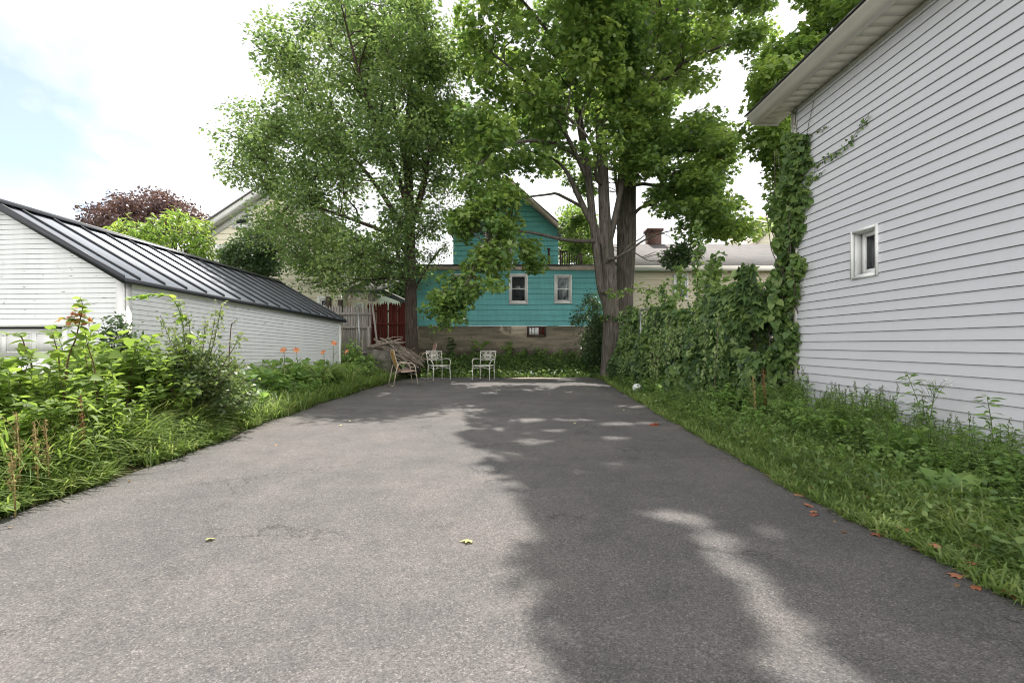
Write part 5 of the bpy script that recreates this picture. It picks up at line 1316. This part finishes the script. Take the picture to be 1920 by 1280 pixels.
# waxy shrub
rs.seed(119)
ws = place('waxy_shrub', 'dense shrub of small glinting leaves beside the asphalt edge', 'shrub', (-3.95, 5.75, 0))
g = Geo(); sg = Geo(); tips = []
for k in range(62):
    a = rs.rand() * 6.28; rr_ = .82 * rs.rand() ** .6; top = 1.18 * (1 - .45 * (rr_ / .75) ** 2) * (.7 + .35 * rs.rand())
    b = np.array([-3.95 + .25 * rr_ * math.cos(a), 5.75 + .25 * rr_ * math.sin(a), -.05]); e = np.array([-3.95 + rr_ * math.cos(a), 5.75 + .8 * rr_ * math.sin(a), top])
    m_ = (b + e) / 2 + np.array([-.1 * math.cos(a), -.1 * math.sin(a), .1]); p, r = smooth_path([b, m_, e], [.012, .008, .003], 5); sg.tube(p, r, 4, cap=False)
    c = 190; t = .25 + .75 * rs.rand(c); i = (t * (len(p) - 1)).astype(int); foliage(g, p[i] + rs.normal(size=(c, 3)) * .055, .055, 'oval', .75, droop=.3)
for (px, py) in ((418, 562), (405, 585), (335, 560), (322, 610), (455, 625), (300, 590), (385, 600), (352, 588)):
    e = P(px, py, 5.75); b = np.array([-3.95 + .3 * (e[0] + 3.95), 5.75, .5]); p, r = smooth_path([b, (b + e) / 2 + np.array([.03, 0, .05]), e], [.008, .006, .002], 6); sg.tube(p, r, 4, cap=False)
    c = 95; i = (rs.rand(c) ** .8 * (len(p) - 1)).astype(int); foliage(g, p[i] + rs.normal(size=(c, 3)) * .035, .05, 'oval', .7, droop=.2, rnd=np.clip(.7 + .2 * rs.normal(size=c), 0, 1))
g.build('foliage', 'lf_shrub', ws); sg.build('stem', 'twig', ws)
tw_ = place('twiggy_shrub', 'small dark twiggy shrub at the garage corner', 'shrub', tuple(P(225, 700, 6.0)))
g = Geo(); sg = Geo()
for (px, py) in ((190, 596), (205, 600), (222, 588), (238, 600), (180, 612), (250, 620), (215, 615), (262, 632)):
    b = P(225 + 20 * rs.normal() * .5, 720, 6.0); e = P(px, py, 5.95); p, r = smooth_path([b, (b + e) / 2 + rs.normal(size=3) * .05, e], [.009, .006, .002], 6); sg.tube(p, r, 4, cap=False)
    c = 85; i = ((.3 + .7 * rs.rand(c)) * (len(p) - 1)).astype(int); foliage(g, p[i] + rs.normal(size=(c, 3)) * .045, .06, 'oval', .7, droop=.3)
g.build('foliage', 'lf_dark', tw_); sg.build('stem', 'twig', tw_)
# dark bush at the far end of the garage
rs.seed(120)
db = place('flowering_bush', 'dark bush with a few pinkish flowers below the grey fence', 'bush', (-4.35, 12.7, .1))
g = Geo(); sg = Geo(); pk = Geo()
for k in range(30):
    a = rs.rand() * 6.28; rr_ = .62 * rs.rand() ** .6; e = np.array([-4.3 + rr_ * math.cos(a), 12.7 + .6 * rr_ * math.sin(a), .25 + .95 * (1 - .6 * (rr_ / .62) ** 2) * (.6 + .45 * rs.rand())]); b = np.array([-4.3 + .2 * rr_ * math.cos(a), 12.7, 0])
    p, r = smooth_path([b, (b + e) / 2, e], [.012, .008, .003], 5); sg.tube(p, r, 4, cap=False); c = 70; i = ((.3 + .7 * rs.rand(c)) * (len(p) - 1)).astype(int); foliage(g, p[i] + rs.normal(size=(c, 3)) * .07, .09, 'oval', .7, droop=.4)
    if k % 5 == 0: foliage(pk, e + rs.normal(size=(7, 3)) * .03, .06, 'petal', .8)
g.build('foliage', 'lf_right', db); sg.build('stem', 'twig', db); pk.build('flower', 'pink_leaf', db)
# orange day lilies
rs.seed(121)
for (px, py, Y, lab) in ((532, 657, 9.2, 'orange day lily leftmost of the row before the garage wall'), (556, 657, 9.4, 'orange day lily with a leaning stalk, second along the garage wall'), (607, 661, 9.8, 'orange day lily with large ruffled bloom among thin dry stalks'), (626, 644, 10.2, 'tallest orange day lily beside the end of the garage'), (651, 659, 10.6, 'small half open orange day lily at the dark bush')):
    e = P(px, py, Y); zb = float(H(e[0], Y)); b = np.array([e[0] + (.12 if px != 626 else .2) * rs.normal() * .6, Y, zb])
    t = place('day_lily', lab, 'flower', tuple(b), 'orange day lilies along the garage')
    g = Geo(); p, r = smooth_path([b, (b + e) / 2 + np.array([.03, 0, .03]), e], [.008, .007, .005], 5); g.tube(p, r, 5, cap=False)
    g.tube([p[-4], p[-4] + np.array([.05, .0, .05]), p[-4] + np.array([.06, 0, .09])], [.004, .004, .008], 5); g.build('stalk', 'stem', t)
    g = Geo(); n = 7; a = np.arange(n) * 6.283 / n + rs.rand(); ax = np.array([.5 * rs.normal(), -.7, .5]); ax = np.array([.35 * rs.normal(), -.8, .5]); ax /= np.linalg.norm(ax); e1 = np.cross(ax, ZV); e1 /= np.linalg.norm(e1); e2 = np.cross(ax, e1)
    rad = np.cos(a)[:, None] * e1 + np.sin(a)[:, None] * e2; tips = rad + ax * .55
    g.leaves(np.tile(e, (n, 1)), ax - rad * .55, tips, .078 if px != 651 else .06, 'petal', 0); g.build('flower', 'orange_petal', t)
    g = Geo()
    for k in range(44):
        a = rs.rand() * 6.28; ln = .55 + .35 * rs.rand(); d = np.array([math.cos(a), math.sin(a), 0]); w = np.array([-d[1], d[0], 0]) * .011
        q = [b + d * .03, b + d * .12 * ln / .5 + ZV * ln * .6, b + d * .3 * ln / .5 + ZV * ln * .75, b + d * .5 * ln / .5 + ZV * ln * .5]
        V = []
        for i_, c in enumerate(q): V += [c - w * (1, 1, .8, .1)[i_], c + w * (1, 1, .8, .1)[i_]]
        g.add(V, np.array([(0, 1, 3, 2), (2, 3, 5, 4), (4, 5, 7, 6)]), 0, np.full(3, rs.rand()))
    g.build('blades', 'grass', t)
# docks with seed heads
rs.seed(122)
def dock_stalk(label, px, py_top, Y, m_, n=170, w=.020, group=None):
    n = int(n * .9)
    e = P(px, py_top, Y); b = np.array([e[0] + .03, Y, float(H(e[0], Y))]); t = place('dock_plant', label, 'weed', tuple(b), group)
    g = Geo(); g.tube([b, (b + e) / 2 + np.array([.01, 0, 0]), e], [.006, .005, .002], 5)
    for k in range(5): q = b + (e - b) * (.4 + .1 * k); g.tube([q, q + np.array([.05 * rs.normal(), .05 * rs.normal(), .12])], [.003, .001], 4)
    g.build('stalk', m_, t)
    g = Geo(); tt = .38 + .62 * rs.rand(n); c = b + (e - b) * tt[:, None] + rs.normal(size=(n, 3)) * (w * (1.15 - tt))[:, None]; g.leaves(c, unit(n), unit(n), .014 * (.6 + .8 * rs.rand(n)), 'oval', 0); g.build('seed_head', m_, t)
    g = Geo(); n2 = 6; a = rs.rand(n2) * 6.28; g.leaves(np.tile(b + .05 * ZV, (n2, 1)), np.stack([-np.cos(a) * .5, -np.sin(a) * .5, np.ones(n2)], 1), np.stack([np.cos(a), np.sin(a), .8 + 0 * a], 1), .14, 'broad', 0); g.build('leaf', 'lf_weed', t)
dock_stalk('rust brown dock stalk in the left bank', 151, 742, 3.9, 'rust_seed', 220)
dock_stalk('tan seeded dock stalk, outermost by the left frame edge', 30, 772, 3.25, 'tan_seed')
dock_stalk('tan seeded dock stalk with dense clusters near the bank front', 64, 790, 3.3, 'tan_seed', 240)
dock_stalk('tan seeded dock stalk standing close to the grass', 84, 785, 3.4, 'tan_seed', 200)
dock_stalk('short tan dock stalk low in the grass', 20, 845, 2.95, 'tan_seed', 150)
dock_stalk('rust brown dock stalk before the vine thicket', 1431, 690, 6.1, 'rust_seed', 200)
dock_stalk('paler dock stalk standing beside the rust one by the thicket', 1412, 702, 6.0, 'tan_seed', 200)
# narrow-leaved upright stems
pr = [leafy_plant(.72, 1, 34, .10, 'lance', .05, 'lf_weed', 'stem', 'narrow_leaved_weed', False, .2, .5) for _ in range(3)]
scatter(pr, [((185 - CX) / F * 3.75, 3.75, 1.05), ((198 - CX) / F * 4.0, 4.0, .8), ((343 - CX) / F * 4.6, 4.6, .6), ((130 - CX) / F * 3.7, 3.7, .55), ((240 - CX) / F * 4.3, 4.3, .75)], 'upright weed with feathery narrow leaves in the left bank', 'weed', 'narrow leaved weeds in the left bank', (.95, 1.05))

# right bank
rs.seed(123)
def rlo(y): return edgeR(y) + float(np.interp(y, [1.5, 3, 5, 8, 14], [.36, .32, .28, .2, .18]))
def rhi(y): return 3.9 if y < 6.5 else 3.35
pr = [leafy_plant(.62, 3, 15, .07, 'lance', .12, 'lf_right', 'stem', 'spiked_weed', True, .15, .3, .12, 'stem') for _ in range(4)]
spots = [(x, y, float(np.interp((x - rlo(y)) / (rhi(y) - rlo(y)), [0, 1], [.55, 1.0])) * (float(np.interp(y, [2, 4, 6.3], [.62, .74, 1.0])) if y < 7 else .8)) for x, y in region(175, lambda y: (rlo(y) + .55 if y < 6.5 else rlo(y), rhi(y)), 2.2, 8.6)]
scatter(pr, spots, 'slender weed with a dark seed spike along the vinyl wall', 'weed', 'spiked weeds along the vinyl wall', (.75, 1.15))
pr = [leafy_plant(.46, 4, 10, .062, 'oval', .15, 'lf_right', 'stem', 'bushy_weed') for _ in range(3)] + [leafy_plant(.42, 4, 8, .07, 'heart', .16, 'lf_right', 'stem', 'bushy_weed') for _ in range(2)]
spots = [(x, y, float(np.interp((x - rlo(y)) / (rhi(y) - rlo(y)), [0, .3, .6, 1], [.38, .6, .9, 1.0])) * float(np.interp(y, [2, 4, 6.3], [.68, .8, 1.0]))) for x, y in region(295, lambda y: (rlo(y), rhi(y)), 1.7, 14.3, lambda x, y: 1. if y < 7 else .45)]
scatter(pr, spots, 'bushy green weed in the strip right of the asphalt', 'weed', 'bushy weeds right of the asphalt', (.75, 1.1))
pr = [leafy_plant(.70, 1, 36, .085, 'lance', .05, 'lf_right', 'stem', 'feathery_weed', False, .25, .4) for _ in range(2)]
scatter(pr, [(3.72, 4.2, 1.05), (3.66, 4.55, .85), (3.55, 4.15, .7), (3.4, 3.3, .8), (3.7, 3.6, .95)], 'tall feathery weed standing against the vinyl wall', 'weed', 'feathery weeds by the vinyl wall', (.95, 1.05))
fl = place('fleabane', 'tall branching weed with tiny pale flowers before the vinyl wall', 'weed', (3.55, 4.15, .05))
b = np.array([3.55, 4.15, .05]); top = P(1755, 725, 4.1); g = Geo(); p, r = smooth_path([b, (b + top) / 2 + np.array([.03, 0, 0]), top], [.006, .004, .002], 6); g.tube(p, r, 5, cap=False); fw = Geo(); lf = Geo()
for k in range(14):
    e = top + np.array([.11 * rs.normal(), .06 * rs.normal(), .06 * rs.rand() + .01]); g.tube([p[-4 + k % 3], (top + e) / 2, e], .0016, 3, cap=False); n = 8; foliage(fw, e + rs.normal(size=(n, 3)) * .008, .016, 'petal', .6)
i = rs.randint(len(p), size=30); foliage(lf, p[i], .07, 'lance', .6)
g.build('stalk', 'stem', fl); fw.build('flower', 'white_trim', fl); lf.build('foliage', 'lf_right', fl)
# broad leaved docks
rs.seed(124)
def rosette(n, ll, name='broad_leaved_dock'):
    g = Geo(); a = np.arange(n) * 2.4 + rs.rand(); up = .35 + .9 * rs.rand(n)
    d = np.stack([np.cos(a), np.sin(a), up], 1); pos = d * .03; g.leaves(pos, np.stack([-np.cos(a) * up, -np.sin(a) * up, np.ones(n)], 1) + .2 * rs.normal(size=(n, 3)), d, ll * (.6 + .5 * rs.rand(n)), 'broad', 0)
    for q in range(n): g.tube([(0, 0, -.02), tuple(pos[q]), tuple(pos[q] + d[q] / np.linalg.norm(d[q]) * ll * .3)], .004, 4, 1, cap=False)
    return g.build(name, ['lf_right', 'stem'])
pr = [rosette(11, .21), rosette(9, .19), rosette(12, .22)]
scatter(pr, [(2.95, 3.75, 1), (2.72, 3.95, .8), (3.02, 3.2, 1.05), (2.85, 2.75, .9), (3.05, 4.9, .9), (2.75, 4.45, .75), (2.98, 2.45, 1.), (2.9, 5.6, .8), (3.2, 3.55, .9), (2.65, 3.3, .6)], 'broad leaved dock rosette in the strip before the vinyl wall', 'weed', 'broad leaved docks before the vinyl wall', (.9, 1.1))
pr = [rosette(9, .2, 'low_leafy_plant'), rosette(8, .18, 'low_leafy_plant')]
scatter(pr, [(-3.55, 5.15, 1), (-3.5, 4.9, .8), (-3.55, 5.5, .9), (-3.62, 6.0, 1), (-3.5, 2.95, .9), (-3.62, 2.75, 1.), (-3.9, 6.5, 1), (-3.8, 7.2, .9), (-3.65, 3.3, .8), (-3.75, 8.0, .8)], 'low leafy rosette at the left asphalt edge', 'weed', 'low rosettes at the left edge', (.85, 1.1))
# weeds at the back, below the concrete base
rs.seed(125)
pr = [leafy_plant(.42, 2, 8, .09, 'oval', .13, 'lf_dark', 'stem', 'shade_weed') for _ in range(2)] + [leafy_plant(.36, 2, 6, .10, 'heart', .15, 'lf_right', 'stem', 'shade_weed') for _ in range(2)]
spots = [(x, y, float(np.interp(y, [15.6, 17.8], [.45, 1.05]))) for x, y in region(85, lambda y: (-3.0, 2.9), 15.7, 17.75)] + [(-2.3, 17.6, 1.9), (-1.25, 17.7, 1.8), (-.1, 17.75, 1.5)]
scatter(pr, spots, 'shaded weed below the concrete base of the turquoise house', 'weed', 'weeds below the concrete base', (.7, 1.25))

# ------------------------------------------------------------------ stuff: grass and ground cover
rs.seed(126)
def blades(g, x, y, ln, w, arch, z0=None):
    n = len(x); z = H(x, y) if z0 is None else z0
    a = rs.rand(n) * 6.283; d = np.stack([np.cos(a), np.sin(a), 0 * a], 1); wv = np.stack([-d[:, 1], d[:, 0], 0 * a], 1)
    b = np.stack([x, y, z], 1); A_ = arch * (.5 + rs.rand(n)); V = []
    for t, ww in ((0, .8), (.4, 1), (.72, .8), (1, .06)):
        c = b + d * (ln * A_ * t ** 1.7)[:, None] + ZV * (ln * (t - .55 * A_ * t ** 2.4))[:, None]
        V.append(c - wv * (w * ww)[:, None]); V.append(c + wv * (w * ww)[:, None])
    V = np.stack(V, 1).reshape(-1, 3); o = np.arange(n)[:, None] * 8; r = np.clip(.5 + .25 * rs.normal(size=n), 0, 1)
    base = g.n; g.V.append(V); g.n += len(V)
    for f in ((0, 1, 3, 2), (2, 3, 5, 4), (4, 5, 7, 6)): g.F.append((o + np.array(f)[None] + base, 0, r))
def band(n, lo, hi, y0, y1, pw=1., ypw=1.):
    y = y0 + (y1 - y0) * rs.rand(n) ** ypw; a = np.array([lo(q) for q in y]); b = np.array([hi(q) for q in y]); return a + (b - a) * rs.rand(n) ** pw, y
g = Geo()
x, y = band(11000, lambda q: edgeL(q) + .02, lambda q: edgeL(q) - .75, 2.2, 6.4, 1.1); n = len(x); clump = (np.sin(x * 9 + y * 4) + np.sin(y * 7.3)) > -.7; x, y = x[clump], y[clump]; n = len(x)
edge = np.clip((edgeL(y) - x) / .4, .35, 1); blades(g, x, y, (.30 + .42 * rs.rand(n)) * edge, .0045 + .0045 * rs.rand(n), .85)
x, y = band(6500, lambda q: edgeL(q) + .02, lambda q: edgeL(q) - .9, 6.4, 14, 1.3); n = len(x); blades(g, x, y, (.15 + .33 * rs.rand(n)), .005 + .004 * rs.rand(n), .75)
x, y = band(9000, lambda q: edgeL(q) - .1, lambda q: -7.5, .4, 6.0, 1.2); n = len(x); blades(g, x, y, .12 + .25 * rs.rand(n), .005 + .005 * rs.rand(n), .8)
tag(g.build('long_grass', 'grass'), 'long arching grass along the left asphalt edge', 'grass', None, 'stuff')
g = Geo()
x, y = band(22000, lambda q: edgeR(q) - .07, lambda q: edgeR(q) + .85, 1.5, 8, 1.35, 1.2); n = len(x); e = np.clip((x - edgeR(y)) / .3, .5, 1); blades(g, x, y, (.07 + .15 * rs.rand(n)) * e * 1.2, .003 + .003 * rs.rand(n), .8)
x, y = band(9000, lambda q: edgeR(q) - .05, lambda q: edgeR(q) + 1.0, 8, 15.2, 1.2); n = len(x); blades(g, x, y, .06 + .15 * rs.rand(n), .004 + .004 * rs.rand(n), .7)
x, y = band(4500, lambda q: edgeR(q), lambda q: 3.95, .2, 1.6, 1.1); n = len(x); blades(g, x, y, .08 + .2 * rs.rand(n), .004 + .003 * rs.rand(n), .8)
tag(g.build('short_grass', 'grass'), 'short grass along the right asphalt edge', 'grass', None, 'stuff')
g = Geo()
def cover(n, lo, hi, y0, y1, s0, s1, zmax, pw=1., ypw=1.):
    x, y = band(n, lo, hi, y0, y1, pw, ypw); z = H(x, y) + .012 + zmax * rs.rand(n) ** 1.5 * np.clip(.3 + np.minimum(np.abs(x - edgeL(y)), np.abs(x - edgeR(y))) * 2.2, .3, 1); s = s0 + (s1 - s0) * rs.rand(n)
    g.leaves(np.stack([x, y, z], 1), upn(n, .45), unit(n) + np.array([0, 0, -.1]), s, 'oval', 0, np.clip(.45 + .22 * rs.normal(size=n) + .2 * np.sin(x * 5 + y * 3), 0, 1))
cover(6000, lambda q: edgeL(q) - .15, lambda q: min(-4.8, -1.2 * q), 2.2, 7, .04, .09, .22, .9)
cover(5500, lambda q: edgeL(q), lambda q: -4.9, 7, 14.3, .05, .10, .35, .9)
cover(11000, lambda q: edgeR(q) + .12, lambda q: 4.0, 1.4, 6.6, .025, .055, .18, 1.0)
cover(6000, lambda q: edgeR(q), lambda q: 3.9, 6.6, 15.3, .04, .09, .25, 1.0)
tag(g.build('ground_cover', 'cover'), 'mixed low leaves covering the banks beside the asphalt', 'ground cover', None, 'stuff')
g = Geo()
cover(9000, lambda q: -3.6, lambda q: 3.9, 15.42, 18.0, .05, .11, .22)
n = 2600; x = -3.3 + 6.6 * rs.rand(n); y = 15.35 + .5 * rs.rand(n); blades(g, x, y, .06 + .14 * rs.rand(n), np.full(n, .006), .6)
tag(g.build('ground_ivy', 'cover'), 'low leafy cover between the asphalt end and the concrete base', 'ground cover', None, 'stuff')
g = Geo()
for (n_, ef, sg_) in ((420, edgeR, 1), (300, edgeL, -1)):
    y = 1.4 + 13.4 * rs.rand(n_) ** 1.3; x = ef(y) + sg_ * (.03 * rs.normal(size=n_) - .01) - sg_ * (rs.rand(n_) < .15) * .25 * rs.rand(n_); g.leaves(np.stack([x, y, np.full(n_, .017)], 1), upn(n_, .25), unit(n_) * np.array([1, 1, .1]), .012 + .028 * rs.rand(n_) ** 2, 'oval', 0)
tag(g.build('leaf_litter', leafmat('dry_litter', [(.10, .05, .025), (.17, .10, .05), (.26, .19, .10)], .15, .7, 4., .2, 1.)), 'dry brown litter along both asphalt edges', 'leaf litter', None, 'stuff')
# sunlit spot at the end of the asphalt, painted as a pale sandy patch
g = Geo(); V = [(.65, 15.1, .0155)]
for k in range(28):
    a = k * 6.283 / 28; V.append((.72 + .85 * math.cos(a) * (1 + .12 * math.sin(3 * a) + .06 * rs.normal()), 15.12 + .22 * math.sin(a) * (1 + .1 * rs.normal()), .0145))
g.add(V, [(0, 1 + k, 1 + (k + 1) % 28) for k in range(28)]); tag(g.build('sunlit_patch', 'sun_patch'), kind='structure')

# ------------------------------------------------------------------ fallen leaves
rs.seed(127)
def fallen(px, py, s, m_, lab, n=1, name='fallen_leaf', group=None):
    x, y = G(px, py)
    for k in range(n):
        xx, yy = x + (.05 * rs.normal() if k else 0), y + (.05 * rs.normal() if k else 0)
        g = Geo(); a = rs.rand() * 6.28; on = edgeL(yy) < xx < edgeR(yy)
        g.leaves(np.zeros((1, 3)), np.array([[.15 * rs.normal(), .15 * rs.normal(), 1]]), np.array([[math.cos(a), math.sin(a), .1]]), s * (.7 + .5 * rs.rand()), 'maple', 0)
        o = g.build(name, m_); o.location = (xx, yy, .016 if on else float(H(xx, yy)) + .05); tag(o, lab, 'leaf', group if n == 1 else lab)
fallen(886, 1018, .10, 'yellow_leaf', 'single pale yellow maple leaf lying mid asphalt')
fallen(400, 1013, .045, 'yellow_leaf', 'small yellowish leaf on the asphalt toward the left bank')
for (a, b, s, n, lab) in ((1228, 798, .10, 4, 'clump of red leaves out on the shaded asphalt'), (1533, 963, .055, 3, 'curled orange leaf on the asphalt off the grass edge'), (1627, 947, .05, 2, 'bright red leaf lying in the grass edge'), (1459, 898, .06, 4, 'orange leaves heaped where asphalt meets grass'), (1503, 930, .05, 3, 'brownish orange leaves tucked in the edge grass'), (1660, 1002, .05, 3, 'orange leaf clump on the asphalt rim'), (1748, 1040, .05, 3, 'tan orange leaves under the grass fringe'), (1830, 1082, .05, 3, 'long orange leaf scraps along the asphalt rim'), (1885, 1113, .05, 4, 'red brown leaf scraps nearest the camera on the rim'), (1820, 1040, .06, 1, 'curled orange leaf standing in the grass'), (1440, 852, .05, 1, 'small orange leaf caught in the weeds'), (1470, 864, .06, 2, 'dry pinkish leaf by the dock leaves')):
    fallen(a, b, s * 1.5, 'red_leaf', lab, n, 'fallen_leaf', 'fallen red leaves along the right edge')
for k, (a, b) in enumerate(((1030, 740), (1075, 795), (930, 735), (870, 760), (1100, 730), (655, 790), (520, 835), (1170, 770), (640, 800), (1010, 726))):
    x, y = G(a, b); g = Geo(); an = rs.rand() * 6.28; g.leaves(np.array([[0, 0, .003]]), np.array([[.2 * rs.normal(), .2 * rs.normal(), 1]]), np.array([[math.cos(an), math.sin(an), .2]]), .05, 'oval', 0); o = g.build('leaf_scrap', 'yellow_leaf' if k % 3 else 'red_leaf'); o.location = (x, y, .013); tag(o, 'tiny dry leaf scrap on the open asphalt', 'leaf', 'leaf scraps on the asphalt')

# ================================================================== LIGHT, SKY, CAMERA
rs.seed(128)
sd = Vector((math.sin(SUN_AZ) * math.cos(SUN_EL), math.cos(SUN_AZ) * math.cos(SUN_EL), math.sin(SUN_EL)))
sun = bpy.data.lights.new('sun', 'SUN'); sun.energy = 4.1; sun.angle = R(.55); sun.color = (1, .955, .89)
so = bpy.data.objects.new('sun', sun); COL.objects.link(so); so.rotation_euler = sd.to_track_quat('Z', 'Y').to_euler()
w = bpy.data.worlds.new('World'); scene.world = w; w.use_nodes = True; nt = w.node_tree; nt.nodes.clear()
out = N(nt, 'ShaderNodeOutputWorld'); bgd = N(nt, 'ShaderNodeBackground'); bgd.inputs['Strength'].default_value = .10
sky = N(nt, 'ShaderNodeTexSky'); sky.sky_type = 'NISHITA'; sky.sun_disc = False; sky.sun_elevation = SUN_EL; sky.sun_rotation = SUN_AZ; sky.air_density = 1.0; sky.dust_density = .6
tc = N(nt, 'ShaderNodeTexCoord'); mp = N(nt, 'ShaderNodeMapping'); mp.inputs['Scale'].default_value = (1, 1, 2.2); mp.inputs['Location'].default_value = (.35, .1, 0); L(nt, tc.outputs['Generated'], mp.inputs['Vector'])
nz = noise(nt, mp.outputs[0], 2.6, 7, .55, .5)
# thin veil everywhere, one clear opening low in the north-west
vd = N(nt, 'ShaderNodeVectorMath', operation='DOT_PRODUCT'); L(nt, tc.outputs['Generated'], vd.inputs[0]); od = P(-30, 245, 10) - np.array([0, 0, CAM_H]); od /= np.linalg.norm(od); vd.inputs[1].default_value = tuple(od)
op = N(nt, 'ShaderNodeMapRange'); op.interpolation_type = 'SMOOTHSTEP'; L(nt, vd.outputs['Value'], op.inputs[0]); op.inputs[1].default_value = .955; op.inputs[2].default_value = 1.0; op.inputs[3].default_value = .42; op.inputs[4].default_value = -.36
nm = N(nt, 'ShaderNodeMath', operation='MULTIPLY_ADD'); L(nt, nz.outputs[0], nm.inputs[0]); nm.inputs[1].default_value = 1.7; nm.inputs[2].default_value = -.35
ad = N(nt, 'ShaderNodeMath', operation='ADD'); L(nt, nm.outputs[0], ad.inputs[0]); L(nt, op.outputs[0], ad.inputs[1])
cm = ramp(nt, ad.outputs[0], [(.10, (.26, .26, .26)), (.34, (.62, .62, .62)), (.62, (1, 1, 1))])
sx = N(nt, 'ShaderNodeSeparateXYZ'); L(nt, tc.outputs['Generated'], sx.inputs[0])
fl_ = N(nt, 'ShaderNodeMapRange'); fd = N(nt, 'ShaderNodeVectorMath', operation='DOT_PRODUCT'); L(nt, tc.outputs['Generated'], fd.inputs[0]); fd.inputs[1].default_value = (.55, -.835, 0); L(nt, fd.outputs['Value'], fl_.inputs[0]); fl_.inputs[1].default_value = -.62; fl_.inputs[2].default_value = .35; fl_.inputs[3].default_value = 0.; fl_.inputs[4].default_value = 1.  # added fill light: sky out of view, behind and right, is brightened
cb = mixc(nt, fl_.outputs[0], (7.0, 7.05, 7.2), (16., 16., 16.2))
hz = N(nt, 'ShaderNodeMapRange'); L(nt, sx.outputs[2], hz.inputs[0]); hz.inputs[1].default_value = .35; hz.inputs[2].default_value = .85; hz.inputs[3].default_value = 1.; hz.inputs[4].default_value = .5  # overhead sky dimmed so the added fill leaves ground shade deep
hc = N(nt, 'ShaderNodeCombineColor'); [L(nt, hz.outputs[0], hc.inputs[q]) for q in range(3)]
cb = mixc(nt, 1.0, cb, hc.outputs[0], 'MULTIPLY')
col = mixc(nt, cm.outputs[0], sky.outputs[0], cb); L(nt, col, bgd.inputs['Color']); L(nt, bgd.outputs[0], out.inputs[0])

cam = bpy.data.cameras.new('camera'); co = bpy.data.objects.new('camera', cam); COL.objects.link(co); scene.camera = co
cam.sensor_width = 36.; cam.lens = F / 1920 * 36; cam.shift_y = (645 - 640) / 1920.; cam.clip_start = .05; cam.clip_end = 3000
co.location = (0, 0, CAM_H); co.rotation_euler = (R(90), 0, 0)
vs = scene.view_settings; vs.view_transform = 'Standard'; vs.look = 'None'; vs.gamma = 1; vs.exposure = 1.0; vs.use_curve_mapping = False
scene.cycles.filter_width = 1.05; scene.cycles.max_bounces = 8; scene.cycles.transparent_max_bounces = 4
